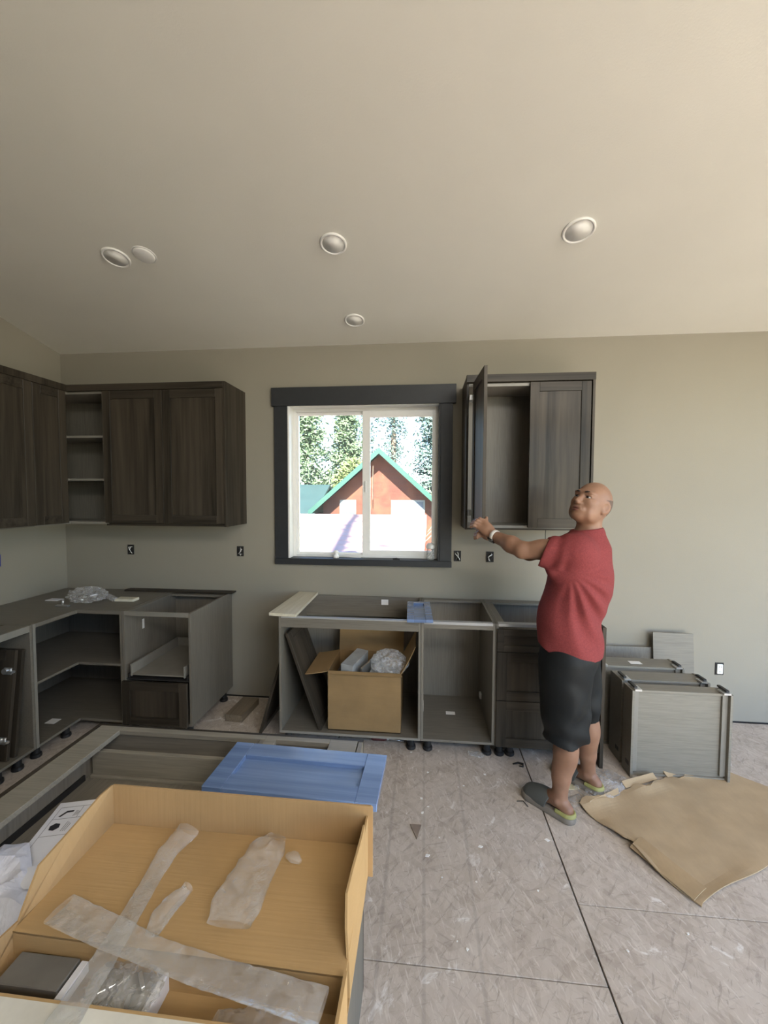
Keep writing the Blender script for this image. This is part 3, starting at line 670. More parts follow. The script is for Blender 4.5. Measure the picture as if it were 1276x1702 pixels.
# ------------------------------------------------------------------ drawer boxes standing on end, right
def drawer_box(label, x0, w, yf, dep, h, tilt=0.0, rot=0.0):
    """drawer box stood on its front end: underside (recessed bottom with two slides) faces the room"""
    t = thing('drawer_box', label, 'drawer', (x0+w/2, yf+dep/2, 0), (tilt, 0, rot), 'drawer boxes stood on end')
    a, b, c, d = -w/2, w/2, -dep/2, dep/2; k = .015
    MB().box(a, a+k, c, d, 0, h, .0012).build('side_panel', M_draw, t)
    MB().box(b-k, b, c, d, 0, h, .0012).build('side_panel', M_draw, t)
    MB().box(a+k, b-k, c+.022, d, h-k-.004, h-.004, .001).build('end_panel', M_draw, t)
    MB().box(a+k, b-k, c+.022, d, .002, k+.002, .001).build('end_panel', M_draw, t)
    MB().box(a+k, b-k, c+.034, c+.042, .002, h-.006).build('bottom_panel', M_draw, t)
    for s, xx in ((1, a+k), (-1, b-k)):
        x1 = xx + s*.030
        sl = MB().box(min(xx, x1), max(xx, x1), c+.020, c+.034, .03, h+.006, .001).build('slide', M_edge, t)
        MB().box(min(xx, xx+s*.036)-.002, max(xx, xx+s*.036)+.002, c-.002, c+.055, h-.002, h+.010, .001).build('catch', M_metal, sl)
        MB().box(min(xx, xx+s*.018), max(xx, xx+s*.018), c+.012, c+.090, h+.010, h+.020, .001).build('catch_lever', M_black, sl)
    mb = MB(); mb.box(a-.001, a, c+.02, c+.06, .06, .085).build('notch', M_black, t)
    return t
drawer_box('grey drawer box stood on end, nearest of the stack right of the man', 1.236, .555, -.700, .105, .530)
drawer_box('grey drawer box stood on end, second in the stack, behind the nearest', 1.238, .520, -.560, .150, .530, rot=.01)
drawer_box('grey drawer box stood on end, third in the stack, white sticker on top', 1.172, .535, -.395, .170, .548)
o = MB().box(1.40, 1.475, -.335, -.29, .5455, .547).build('sticker', M_label)
o.parent = [x for x in COL.objects if x.get('label', '').startswith('grey drawer box stood on end, third')][0]; o.location = (-(1.172+.2675), .31, 0)
o = MB().obox(frame_m((1.42, -.085, .282), (1, 0, 0), (0, .14, 1)), .52, .014, .565, .001).build('wide_board', M_int)
tag(o, 'wide grey board leaning on the back wall behind the drawer boxes', 'board')
o = MB().obox(frame_m((1.812, -.100, .340), (1, 0, -.02), (0, .13, 1)), .278, .014, .68, .001).build('narrow_board', M_intx)
tag(o, 'tall narrow grey board leaning on the back wall above the drawer boxes', 'board')

# ------------------------------------------------------------------ kraft sheet on the floor
def kraft():
    P = [(.850, -.965), (1.02, -.80), (1.30, -.68), (1.795, -.545), (2.25, -.80), (2.02, -1.03), (1.62, -1.24), (1.56, -1.31), (1.575, -1.35), (1.135, -1.485), (1.09, -1.47), (.985, -1.20), (.955, -1.15)]
    from mathutils import noise as mn
    # fill by a grid in a warped quad, so the sheet can undulate
    A, B, C, D = Vector((.852, -.965)), Vector((1.80, -.550)), Vector((2.20, -.90)), Vector((1.130, -1.485))
    n, m_ = 40, 36; top = []; th = .005
    for j in range(m_+1):
        v = j/m_
        for i in range(n+1):
            u = i/n
            p = (A*(1-u)+B*u)*(1-v) + (D*(1-u)+C*u)*v
            # near right edge and torn far edge
            if v > .999: p = p + Vector((0, .010*math.sin(u*13) + (.035 if .52 < u < .60 else 0)))
            if v < .001: p = p + Vector((0, .020*math.sin(u*23)+.012*math.sin(u*51)))
            if u < .001: p = p + Vector((-.010*math.sin(v*11) + (.018 if .42 < v < .50 else 0), 0))
            z = .010 + .005*mn.noise(Vector((p.x*2.1, p.y*2.1, 0))) + .004*mn.noise(Vector((p.x*7, p.y*7, 2)))
            z += .008*math.exp(-((v-1)/.06)**2)*(.5+.5*math.sin(u*11)) + .022*math.exp(-(u/.07)**2)*max(0, math.sin(v*4.5-.9)) + .010*math.exp(-(v/.08)**2)*(1+math.sin(u*17))
            top.append((p.x, p.y, max(.007, z)))
    N = len(top); fs = []
    for j in range(m_):
        for i in range(n):
            a = j*(n+1)+i; fs.append((a, a+n+1, a+n+2, a+1)); fs.append((N+a, N+a+1, N+a+n+2, N+a+n+1))
    per = [i for i in range(n+1)] + [(j+1)*(n+1)-1 for j in range(1, m_+1)] + [m_*(n+1)+i for i in range(n-1, -1, -1)] + [j*(n+1) for j in range(m_-1, 0, -1)]
    for k in range(len(per)):
        a, b = per[k], per[(k+1) % len(per)]; fs.append((a, b, N+b, N+a))
    O = (1.45, -1.0, 0)
    t = thing('kraft_sheet', 'large flattened brown cardboard sheet on the floor before the drawer boxes', 'cardboard', O)
    MB(O).add(top + [(x, y, z-.0055) for x, y, z in top], fs).build('sheet', M_kraft, t)
    def edge_flap(a, b, d, curl, nm='edge_flap'): flap(a, b, d, curl, nm, 4, t, O, M_kraft, .004)
    edge_flap((.985, -1.225, .018), (1.12, -1.47, .020), (.060, .028, .040), -.012, 'folded_edge')
    edge_flap((1.16, -.815, .016), (1.38, -.720, .016), (-.010, .034, .012), .006)
    edge_flap((1.45, -.695, .016), (1.76, -.570, .016), (-.010, .032, .012), .006)
    edge_flap((.90, -.985, .016), (1.10, -.865, .016), (.004, .028, .010), .005)
kraft()

# clear plastic and small debris on the floor
def crumple(name, label, cat, pts, h, seed, n=34, mat=None, z0=.003, amp=1.0, k=7.0):
    """a wrinkled film lying on the floor: fan-filled outline with ridged relief"""
    from mathutils import noise as mn
    c = Vector((sum(p[0] for p in pts)/len(pts), sum(p[1] for p in pts)/len(pts)))
    cs = []
    L = len(pts)
    for i in range(L*6):
        s = i/6; a = int(s); f = s-a; p = Vector(pts[a % L])*(1-f) + Vector(pts[(a+1) % L])*f; cs.append(p)
    vs = []; fs = []; R = 12; M_ = len(cs)
    for r in range(R+1):
        for p in cs:
            q = c + (p-c)*(r/R); e = Vector((q.x*k, q.y*k, seed*3.3))
            rd = (0.5-abs(mn.noise(e)))*1.0 + .6*(0.5-abs(mn.noise(e*2.3)))+.35*(.5-abs(mn.noise(e*5.1)))
            fall = 1-(r/R)**3*.75
            vs.append((q.x, q.y, z0 + max(.0, h*rd*fall*amp)))
    for r in range(R):
        for i in range(M_):
            a = r*M_+i; b = r*M_+(i+1) % M_; fs.append((a, b, b+M_, a+M_))
    o = MB((c.x, c.y, z0)).add(vs, fs).build(name, mat or M_bag, None, False); o.location = (c.x, c.y, z0)
    return tag(o, label, cat)
crumple('plastic_sheet', 'crumpled clear plastic sheet on the floor by the man\'s right heel', 'plastic wrap', [(.93, -.93), (1.02, -.93), (1.14, -.84), (1.21, -.73), (1.15, -.66), (1.02, -.64), (.94, -.74), (.86, -.83)], .05, 1)
crumple('plastic_sheet', 'flat clear plastic film on the floor in front of the standing drawer boxes', 'plastic wrap', [(1.19, -.85), (1.36, -.80), (1.50, -.745), (1.42, -.715), (1.26, -.715), (1.17, -.74)], .022, 2)
crumple('plastic_scrap', 'small crumpled clear film scrap on the floor below the drawer cabinet', 'plastic wrap', [(.30, -.60), (.38, -.62), (.42, -.57), (.36, -.545), (.29, -.56)], .03, 5)
crumple('plastic_sheet', 'thin clear film on the floor between the man\'s clogs and the kraft sheet', 'plastic wrap', [(.80, -.99), (.90, -.95), (.95, -.90), (.88, -.87), (.80, -.91)], .012, 8)
def prism_obj(name, label, cat, pts, h, mat, z=.0005):
    c = Vector((sum(p[0] for p in pts)/len(pts), sum(p[1] for p in pts)/len(pts)))
    o = MB((c.x, c.y, z)).prism([(x, y, z) for x, y in pts], (0, 0, h)).build(name, mat); o.location = (c.x, c.y, z); return tag(o, label, cat)
prism_obj('wood_scrap', 'small triangular brown scrap lying on the bare floor left of the man', 'scrap', [(-.058, -1.180), (.000, -1.178), (-.022, -1.268)], .004, plain('scrap_brown', (.23, .18, .14), .7))
prism_obj('tape_scrap', 'pale yellow paper scrap on the floor between the two clogs', 'scrap', [(.79, -.80), (.90, -.79), (.905, -.83), (.81, -.85)], .004, plain('pale_yellow', (.60, .56, .38), .7))
prism_obj('plaster_chip', 'white plaster chip on the floor beside the right wall corner of the kraft sheet', 'scrap', [(2.20, -.52), (2.27, -.50), (2.30, -.54), (2.22, -.56)], .005, M_label)
r_ = random.Random(11)
for k in range(46):
    x = r_.uniform(-.15, 1.9); y = r_.uniform(-1.75, -.55); s = r_.uniform(.003, .009); a = r_.uniform(0, PI)
    if (x > .85 and y > -1.5 and x < 2.1) or (.45 < x < 1.1 and y > -1.15): continue
    pts = [(x + s*math.cos(a+q)*(1.6 if i % 2 else 1), y + s*math.sin(a+q)) for i, q in enumerate((0, 1.5, 3.0, 4.4))]
    o = prism_obj('plaster_crumb', 'tiny white plaster crumb scattered on the bare floor', 'crumb', pts, .003, M_label); o['group'] = 'plaster crumbs on the floor'
o = MB().tube([(.565, -.652, .006), (.60, -.640, .007), (.628, -.648, .006), (.622, -.672, .006), (.600, -.668, .005)], [.004, .006, .007, .005, .003], 7).build('black_clip', M_black, None, True)
tag(o, 'small black plastic clip on the floor before the drawer cabinet', 'clip')
o = MB().tube([(.520, -.965, .004), (.555, -.960, .004), (.572, -1.000, .004)], .0022, 6).build('staple', M_black, None, True)
tag(o, 'thin dark bent wire piece on the floor in front of the near clog', 'wire')
t = thing('screwdriver', 'screwdriver with red handle under the front edge of the sink cabinet', 'screwdriver', (-.24, -.49, .016))
MB().tube([(-.105, .0, 0), (-.09, 0, 0), (-.02, 0, 0), (0, 0, 0)], [.011, .016, .015, .009], 10).build('handle', plain('dark_red_plastic', (.09, .02, .02), .4), t, True)
MB().tube([(0, 0, 0), (.012, 0, 0)], .010, 10).build('collar', M_metal, t, True)
MB().tube([(.012, 0, 0), (.115, -.01, -.004)], .004, 8).build('shaft', M_metal, t, True)

# ------------------------------------------------------------------ things on the left base cabinets
def bagrim(name, label, c, rad, seed, amp=.3, mat=None, squash=None, freq=3.0):
    o = place(lump(name, mat or M_bag, c, rad, seed, amp, (36, 24), squash, freq), c); return tag(o, label, 'bag')
bagrim('parts_bag', 'clear crinkled bag of small parts on the corner base cabinet', (-2.50, -.40, .925), (.125, .085, .050), 11, .4, None, -.045)
for k, (x, y) in enumerate([(-2.54, -.41), (-2.47, -.38), (-2.50, -.44), (-2.44, -.41)]):
    MBk = MB().obox(frame_m((x, y, .892+.012*k), (1, .5*k-.7, .1), (0, .3, 1)), .045, .016, .012, .002)
    o = MBk.build('spare_hinge', M_metal); tag(o, 'steel hinge arm inside the clear parts bag on the corner cabinet', 'hinge', 'hinge arms in the parts bag')
o = MB().box(-2.30, -2.15, -.385, -.315, .877, .897, .002).build('white_block', plain('ivory_block', (.60, .57, .46), .5)); tag(o, 'flat ivory block on the left base cabinets beside the parts bag', 'block')
t = thing('hinge_fitting', 'steel and white hinge fitting at the front edge of the corner cabinet', 'fitting', (-2.565, -.545, .877))
MB().box(-.05, .05, -.012, .012, 0, .010, .002).build('plate', M_metal, t); MB().tube([(0, 0, .008), (.0, .005, .05)], .008, 8).build('pin', M_metal, t, True)
o = MB().obox(frame_m((-2.345, -.355, .897), (.9, -.35, -.15), (0, .2, 1)), .12, .045, .03, .006).build('wrapped_part', M_bag); tag(o, 'small film-wrapped white part between parts bag and ivory block', 'part')
o = MB().box(-2.83, -2.73, -.42, -.36, .877, .880).build('paper_scrap', M_paper); tag(o, 'small white paper scrap at the back of the corner cabinet top', 'paper')

# ------------------------------------------------------------------ things on the window sill
t = thing('glass_jar', 'small clear jar with a white lid on the right end of the window sill', 'jar', (.055, .035, 1.171))
MB().lathe([(0, 0), (.030, 0), (.032, .010), (.032, .070), (.026, .080), (.026, .085)], Matrix.Identity(4), 20).build('body', film('jar_glass', (.8, .82, .84), .25, .06), t, True)
MB().lathe([(0, .085), (.031, .085), (.034, .090), (.034, .110), (.020, .128), (0, .132)], Matrix.Identity(4), 20).build('lid', M_white, t, True)
t = thing('sill_figure', 'small white plastic wheel part standing on the window sill, left of centre', 'plastic part', (-.70, .02, 1.171))
MB().lathe([(0, 0), (.022, 0), (.026, .012), (.018, .024), (.012, .030), (.016, .040), (.022, .048), (.014, .060), (0, .064)], Matrix.Identity(4), 18).build('body', M_vinyl, t, True)
MB().tube([(.02, 0, .012), (.12, .01, .008), (.20, .02, .005)], .004, 6).build('stem', M_vinyl, t, True)
o = MB().tube([(-.24, -.004, 1.176), (-.21, -.006, 1.178), (-.185, -.010, 1.175)], [.005, .007, .004], 7).build('black_screw', M_black, None, True); tag(o, 'small black screw lying on the window sill, right of centre', 'screw')

# ------------------------------------------------------------------ island
O = (-.66, -2.30, 0)
t = thing('island_base_cabinet', 'grey island base cabinet in the foreground, topless, drawer inside its left bay', 'cabinet', O)
IX0, IX1, IY1, IY0 = -1.116, -.210, -1.903, -2.80
MB(O).box(IX0, IX0+T, IY0, IY1, .09, .876, .0008).build('side_panel', M_inty, t)
MB(O).box(-.531, -.515, IY0, IY1, .09, .876, .0008).build('divider', M_inty, t)
MB(O).box(-.514, -.498, IY0, IY1, .09, .876, .0008).build('divider', M_inty, t)
MB(O).box(IX1-T, IX1, IY0, IY1, .09, .876, .0008).build('side_panel', M_inty, t)
MB(O).box(IX0, IX1, IY1-.016, IY1, .09, .876, .0008).build('back_panel', M_intx, t)
MB(O).box(IX0+T, IX1-T, IY0, IY1-.016, .09, .106).build('bottom_panel', M_inty, t)
MB(O).box(IX0, -1.030, IY0, IY1-.0, .862, .8775, .001).build('top_rail', M_draw, t)
MB(O).box(-1.030, -.515, IY1-.024, IY1, .862, .8775, .001).build('top_rail', M_draw, t)
MB(O).box(-.300, IX1, IY0, IY1, .862, .8775, .001).build('top_rail', M_draw, t)
MB(O).box(-.498, -.300, IY1-.022, IY1, .862, .8775, .001).build('top_rail', M_draw, t)
MB(O).box(-.515, -.478, IY0, IY1, .862, .8778, .001).build('top_rail', M_draw, t)
MB(O).box(-1.139, -1.124, IY0-.02, -1.885, 0, .873, .001).build('finish_panel', M_door, t)
MB(O).box(-1.124, -.193, -1.900, -1.885, 0, .873, .001).build('finish_panel', M_doorx, t)
MB(O).box(-.208, -.193, IY0-.02, -1.900, 0, .873, .001).build('finish_panel', M_int, t)
dr = MB(O).box(-1.085, -.540, -2.75, -1.985, .755, .764).build('drawer_bottom', M_inty, t)
MB(O).box(-1.072, -.555, -1.998, -1.982, .764, .848, .001).build('drawer_back', M_draw, dr)
MB(O).box(-1.072, -.555, -2.008, -1.998, .764, .772, .001).build('drawer_cleat', M_draw, dr)
MB(O).box(-1.099, -1.084, -2.75, -1.982, .745, .848, .001).build('drawer_side', M_int, dr)
MB(O).box(-.555, -.540, -2.75, -1.982, .745, .848, .001).build('drawer_side', M_int, dr)
MB(O).box(-1.083, -1.077, -2.74, -2.02, .764, .782).build('slide', M_black, dr)
drawer_face('large drawer front with a painted-in blue sky sheen lying on the island, beyond the cardboard tray', .480, .200, (-.593, -2.180, .879), (0, 0, math.radians(-2.2)), .021, .058)
# papers and foam lying in the island
def sheet(name, label, pts, mat, cat, bend=0.0, n=10, th=.0006):
    """four corners, slightly bowed"""
    A, B, C, D = [Vector(p) for p in pts]; c = (A+B+C+D)/4; vs = []; fs = []
    nrm = (B-A).cross(D-A).normalized()
    if nrm.z < 0: nrm = -nrm
    for j in range(n+1):
        for i in range(n+1):
            u, v = i/n, j/n; p = (A*(1-u)+B*u)*(1-v)+(D*(1-u)+C*u)*v
            vs.append(p + nrm*bend*math.sin(PI*u)*math.sin(PI*(v*.8+.1)))
    for j in range(n):
        for i in range(n):
            a = j*(n+1)+i; fs.append((a, a+1, a+n+2, a+n+1))
    N = len(vs); vs += [v-nrm*th for v in vs]; fs += [tuple(N+q for q in reversed(f)) for f in fs]
    o = MB(c).add(vs, fs).build(name, mat); o.location = c; return tag(o, label, cat), (A, B, C, D, nrm, c)
# papers in the island drawer
d1 = Vector((.96, .27, 0)).normalized(); d2 = Vector((.27, -.96, 0)).normalized()
A = Vector((-1.062, -2.126, .772))
pp, _ = sheet('instruction_sheet', 'printed white instruction sheet in the island drawer, black shapes on it', [A, A+d1*.30, A+d1*.30+d2*.42, A+d2*.42], M_paper, 'paper', .0)
pm = frame_m(A + Vector((0, 0, .0006)), d1, (0, 0, 1)); pc = Vector(pp.location)
def printed(nm, pts, mat=M_ink):
    """flat print on the sheet; (a across, b down) in metres"""
    vs = [pm @ Vector((a, -b, 0)) - pc for a, b in pts]; MB().prism(vs, (0, 0, .0003)).build(nm, mat, pp)
def pline(a0, b0, a1, b1, w=.0012, mat=M_ink): 
    v = Vector((a1-a0, b1-b0)); nn = Vector((-v.y, v.x)).normalized()*w/2
    printed('printed_line', [(a0+nn.x, b0+nn.y), (a1+nn.x, b1+nn.y), (a1-nn.x, b1-nn.y), (a0-nn.x, b0-nn.y)], mat)
M_line = plain('grey_print', (.22, .22, .24), .6)
for b in (.022, .066, .125): pline(.014, b, .20, b, .0010, M_line)
pline(.014, .022, .014, .40, .0010, M_line); pline(.074, .022, .074, .066, .0010, M_line)
printed('printed_hexagon', [(.035 + .0135*math.cos(k*PI/3+.3), .094 + .0135*math.sin(k*PI/3+.3)) for k in range(6)])
printed('printed_chevron', [(.024, .056), (.030, .058), (.040, .044), (.056, .042), (.056, .036), (.037, .037)])
for k in range(3): pline(.062+.004*k, .060-.002*k, .064+.004*k, .038+.002*k, .0016, M_line)
for k in range(3): pline(.058+.005*k, .112, .061+.005*k, .078+.004*k, .0016, M_line)
sheet('folded_paper', 'plain white folded paper leaning between the cardboard tray and the instruction sheet', [(-.955, -2.372, .800), (-.715, -2.20, .805), (-.705, -2.40, .84), (-.885, -2.402, .802)], M_paper, 'paper', .006)
sheet('folded_paper', 'small white paper corner lying over the instruction sheet, left of the cardboard tray', [(-.985, -2.345, .778), (-.72, -2.15, .782), (-.70, -2.36, .800), (-.93, -2.37, .790)], M_paper, 'paper', .004)
crumple('foam_wrap', 'rumpled pale packing foam at the left edge, beside the cardboard tray', 'packing', [(-1.06, -2.29), (-1.00, -2.28), (-.93, -2.34), (-.84, -2.40), (-.80, -2.52), (-.92, -2.62), (-1.08, -2.60)], .05, 21, mat=M_foam, z0=.785, k=5)

# ------------------------------------------------------------------ cardboard tray on the island
O = (-.40, -2.53, .8785)
t = thing('cardboard_tray', 'large open brown cardboard tray box on the island in the foreground', 'box', O)
bx0, bx1, bf, bn, pz = -.692, -.112, -2.372, -2.682, .948; th = .004; zb = .8785
MB(O).box(bx0, bx1, bn, bf, zb, zb+th).build('bottom', M_card, t)
MB(O).prism([(bx0-.002, bf, zb), (bx1+.010, bf, zb), (bx1+.010, bf, 1.030), (bx1+.006, bf, 1.033), (bx0+.004, bf, 1.036)], (0, th, 0)).build('far_wall', M_cardin, t)
MB(O).prism([(bx0+.004, -2.6000, pz), (bx1-.003, -2.6085, pz), (bx1-.003, bf-.001, pz), (bx0+.004, bf-.001, pz)], (0, 0, -.004)).build('raised_pad', M_card, t)
MB(O).prism([(bx0+.004, -2.6000, zb+.004), (bx1-.003, -2.6085, zb+.004), (bx1-.003, -2.6085, pz-.001), (bx0+.004, -2.6000, pz-.001)], (0, .003, 0)).build('pad_front', M_card, t)
MB(O).prism([(bx0, bf, zb), (bx0, bf, 1.036), (bx0-.004, -2.40, 1.034), (bx0-.006, -2.47, 1.020), (bx0-.004, -2.545, 1.011), (bx0-.001, -2.580, .965), (bx0, -2.588, .953), (bx0, bn, .965), (bx0, bn, zb)], (th, 0, 0)).build('left_wall', M_cardin, t)
def rwall():
    ys = [bf-.045, -2.44, -2.47, -2.51, -2.55, -2.57, -2.585]; xs_ = [bx1+.000, bx1-.001, bx1-.003, bx1-.007, bx1-.010, bx1-.007, bx1-.002]; zs = [1.030, 1.030, 1.029, 1.026, 1.022, .985, .955]
    vs = []; fs = []
    for y, x, z in zip(ys, xs_, zs):
        for q in (0, .33, .66, 1): vs.append((bx1 + (x-bx1)*q**1.5, y, zb + (z-zb)*q))
    n = len(vs); vs += [(x-th, y, z) for x, y, z in vs]
    for i in range(len(ys)-1):
        for k in range(3):
            a = i*4+k; fs += [(a, a+1, a+5, a+4), (n+a, n+a+4, n+a+5, n+a+1)]
        fs.append((i*4+3, n+i*4+3, n+i*4+7, i*4+7)); fs.append((i*4, i*4+4, n+i*4+4, n+i*4))
    e = len(ys)-1; fs.append((0, n, n+1, 1)); 
    for k in range(3): fs += [(k, n+k, n+k+1, k+1), (e*4+k, e*4+k+1, n+e*4+k+1, n+e*4+k)]
    MB(O).add(vs, fs).build('right_wall', M_card, t)
rwall()
MB(O).box(bx1-.004, bx1, bf-.044, bf, zb, 1.012).build('corner_tab', M_card, t)
MB(O).prism([(bx1-.004, -2.612, zb), (bx1-.004, -2.612, .962), (bx1-.004, bn, .966), (bx1-.004, bn, zb)], (.005, 0, 0)).build('right_low_wall', M_card, t)
MB(O).box(bx0, bx1, bn-.004, bn, zb, .952).build('near_wall', M_card, t)
flap((bx1-.002, bn-.004, .952), (bx0, bn-.004, .952), (0, -.10, -.012), .002, 'near_flap', 4, t, O, plain('pale_flap', (.56, .54, .47), .7))
tb = MB().box(-.662, -.556, -2.653, -2.608, .905, .925, .0015).build('grey_part', plain('dark_grey_part', (.13, .125, .115), .45)); tag(tb, 'flat dark grey part in the near left corner of the cardboard tray', 'part')
tb = MB().box(-.553, -.541, -2.662, -2.609, .905, .923, .001).build('white_strip', M_paper); tag(tb, 'white strip beside the dark grey part in the cardboard tray', 'strip')
tb = MB().box(-.502, -.418, -2.660, -2.606, .8835, .912, .0015).build('hardware_pack', plain('grey_pack', (.30, .29, .26), .35, .5)); tag(tb, 'grey metal hardware pack inside a clear bag in the cardboard tray', 'hardware')
tb = MB().box(-.416, -.405, -2.664, -2.604, .8835, .914, .001).build('white_strip', M_paper); tag(tb, 'white strip beside the bagged hardware pack in the cardboard tray', 'strip')
rr = random.Random(4)
for k in range(6):
    m = frame_m((-.46+rr.uniform(-.03, .03), -2.632+rr.uniform(-.018, .018), .916), (rr.uniform(-1, 1), rr.uniform(-1, 1), 0), (0, 0, 1))
    o = MB().obox(m, .028, .006, .006, .001).build('screw', M_metal); tag(o, 'small steel screw in the clear hardware bag in the tray', 'screw', 'screws in the hardware bag')
o = place(lump('hardware_bag', M_bag, (-.462, -2.630, .914), (.055, .040, .012), 5, .25, (50, 30), None, 2.4), (-.462, -2.630, .914)); tag(o, 'clear crinkled bag around the hardware pack in the near tray compartment', 'bag')

def film_tube(name, label, path, widths, hs, seed, nseg=70, nc=20, mat=None, crink=.0036, freq=34):
    """flattened clear sleeve along a path"""
    from mathutils import noise as mn
    P = [Vector(p) for p in path]; vs = []; fs = []
    def at(a, L):
        x = a*(len(L)-1); i = min(int(x), len(L)-2); f = x-i; f = f*f*(3-2*f) if not isinstance(L[0], Vector) else f
        return L[i]*(1-f)+L[i+1]*f
    for i in range(nseg+1):
        a = i/nseg; p = at(a, P); q = at(min(1, a+.02), P); q0 = at(max(0, a-.02), P); tdir = (q-q0).normalized()
        side = tdir.cross(Vector((0, 0, 1))).normalized(); w = at(a, widths)/2; h = at(a, hs)
        for k in range(nc):
            an = 2*PI*k/nc; c, s_ = math.cos(an), math.sin(an)
            v = p + side*(w*c) + Vector((0, 0, 1))*(h*(s_+1)/2)
            e = Vector((v.x*freq, v.y*freq, seed + (2 if s_ > 0 else 0)))
            d = (0.5-abs(mn.noise(e)))*crink + (0.5-abs(mn.noise(e*2.7)))*crink*.5
            v = v + Vector((0, 0, max(0, d)*(1 if s_ > 0 else .15))) + side*(d*.6*c)
            vs.append(v)
    for i in range(nseg):
        for k in range(nc):
            a = i*nc+k; b = i*nc+(k+1) % nc; fs.append((a, b, b+nc, a+nc))
    c = sum(vs, Vector())/len(vs)
    o = MB(c).add(vs, fs).build(name, mat or M_film, None, False); o.location = c
    return tag(o, label, 'plastic wrap')
film_tube('film_sleeve', 'long clear film sleeve lying lengthwise in the tray, beneath the crossing sleeve', [(-.500, -2.388, .951), (-.513, -2.44, .951), (-.510, -2.50, .951), (-.502, -2.56, .953), (-.497, -2.61, .953), (-.494, -2.66, .953), (-.490, -2.72, .956)], [.052, .040, .034, .034, .038, .042, .048], [.022, .016, .006, .006, .005, .006, .006], 1)
film_tube('film_sleeve', 'long shiny clear film sleeve crossing the tray from left to lower right', [(-.622, -2.578, .966), (-.52, -2.600, .964), (-.42, -2.622, .964), (-.32, -2.640, .964), (-.22, -2.655, .966), (-.135, -2.668, .966)], [.050, .048, .040, .042, .044, .046], [.010, .010, .008, .010, .012, .014], 2, 90, 24, None, .0022, 38)
film_tube('film_bag', 'puffy clear film bag lying in the middle right of the tray', [(-.305, -2.383, .950), (-.312, -2.42, .950), (-.322, -2.48, .950), (-.325, -2.53, .950), (-.325, -2.562, .950)], [.040, .070, .078, .088, .074], [.012, .026, .024, .020, .012], 3, 60, 26, M_film, .007, 26)
film_tube('film_scrap', 'small twisted clear film scrap between the two larger film pieces in the tray', [(-.430, -2.505, .950), (-.440, -2.53, .950), (-.447, -2.555, .950), (-.446, -2.588, .950)], [.018, .030, .034, .022], [.012, .014, .012, .006], 4, 40, 16, None, .006)
film_tube('film_scrap', 'tiny wisp of clear film beside the top of the puffy bag', [(-.272, -2.418, .950), (-.255, -2.424, .950), (-.240, -2.430, .950)], [.012, .022, .008], [.006, .010, .004], 6, 30, 12, None, .004)
film_tube('film_bag', 'crumpled clear film bag in the near right corner of the tray', [(-.300, -2.672, .905), (-.25, -2.675, .910), (-.19, -2.680, .912), (-.14, -2.685, .910)], [.045, .060, .062, .045], [.020, .030, .034, .020], 7, 50, 24, M_film, .007, 30)

# ------------------------------------------------------------------ outside
gz = -3.0
gr = tag(MB().box(-60, 60, .6, 90, gz-.3, gz).build('ground', plain('forest_floor', (.20, .19, .12), .9, scale=1.0)), kind='structure')
def logwall():
    m, t, bs = new_mat('red_brown_logs'); v = coords(t, (1, 1, 1), rand=False)
    n = noise(t, coords(t, (.6, .6, 9), rand=False), 1.0, 4); n2 = noise(t, v, .9, 4, .6)
    c = ramp(t, n, [(.3, (.055, .014, .007)), (.7, (.10, .027, .012))]); c = mixc(t, ramp(t, n2, [(.45, (0,)*3), (.65, (.7,)*3)]), c, (.15, .055, .025))
    t.links.new(c, bs.inputs['Base Color']); bs.inputs['Roughness'].default_value = .8; return m
M_log = logwall(); M_green = plain('green_roof_metal', (.016, .065, .046), .45, var=.1, scale=3)
M_teal = plain('teal_roof_metal', (.02, .042, .040), .5, var=.15, scale=2)
M_pink = plain('faded_red_roof', (.32, .20, .18), .6, var=.1, scale=2.5)
M_leafA = plain('pale_needles', (.105, .155, .080), .7, var=.35, scale=2); M_leafB = plain('dark_needles', (.04, .07, .038), .7, var=.35, scale=2); M_leafC = plain('blue_needles', (.075, .12, .10), .7, var=.35, scale=2)
M_bark = plain('bark', (.14, .10, .07), .9, var=.3, scale=6)
M_wtrim = plain('pale_window_trim', (.16, .18, .17), .5, var=.03); M_pane = plain('dark_house_pane', (.10, .12, .15), .08)
O = (-2.05, 16, gz)
t = thing('cabin', 'red-brown log cabin with a green gable roof seen through the window', 'house', O)
PX, PZ, EL, ER, EZ = -2.05, 3.62, -5.35, 1.15, .72
MB(O).prism([(EL+.55, 16, gz), (ER-.55, 16, gz), (ER-.55, 16, EZ+.45), (PX, 16, PZ-.10), (EL+.55, 16, EZ+.45)], (0, 7, 0)).build('gable_wall', M_log, t)
def slab(a, b, y0, y1, th_, name, mat):
    MB(O).prism([(a[0], y0, a[1]), (b[0], y0, b[1]), (b[0], y0, b[1]+th_), (a[0], y0, a[1]+th_)], (0, y1-y0, 0)).build(name, mat, t)
slab((EL, EZ), (PX, PZ), 15.35, 23.4, .16, 'roof_slope', M_green); slab((PX, PZ), (ER, EZ), 15.35, 23.4, .16, 'roof_slope', M_green)
slab((EL, EZ-.12), (PX, PZ-.12), 15.30, 15.35, .28, 'barge_board', M_green); slab((PX, PZ-.12), (ER, EZ-.12), 15.30, 15.35, .28, 'barge_board', M_green)
for a, b, z0, z1 in ((-3.98, -3.20, .62, 1.38), (-1.53, .05, .62, 1.38)):
    w = MB(O).box(a, b, 15.93, 16.0, z0, z1).build('window', M_wtrim, t)
    mid = (a+b)/2
    MB(O).box(a+.07, mid-.03, 15.915, 15.93, z0+.07, z1-.07).build('pane', M_pane, w); MB(O).box(mid+.03, b-.07, 15.915, 15.93, z0+.07, z1-.07).build('pane', M_pane, w)
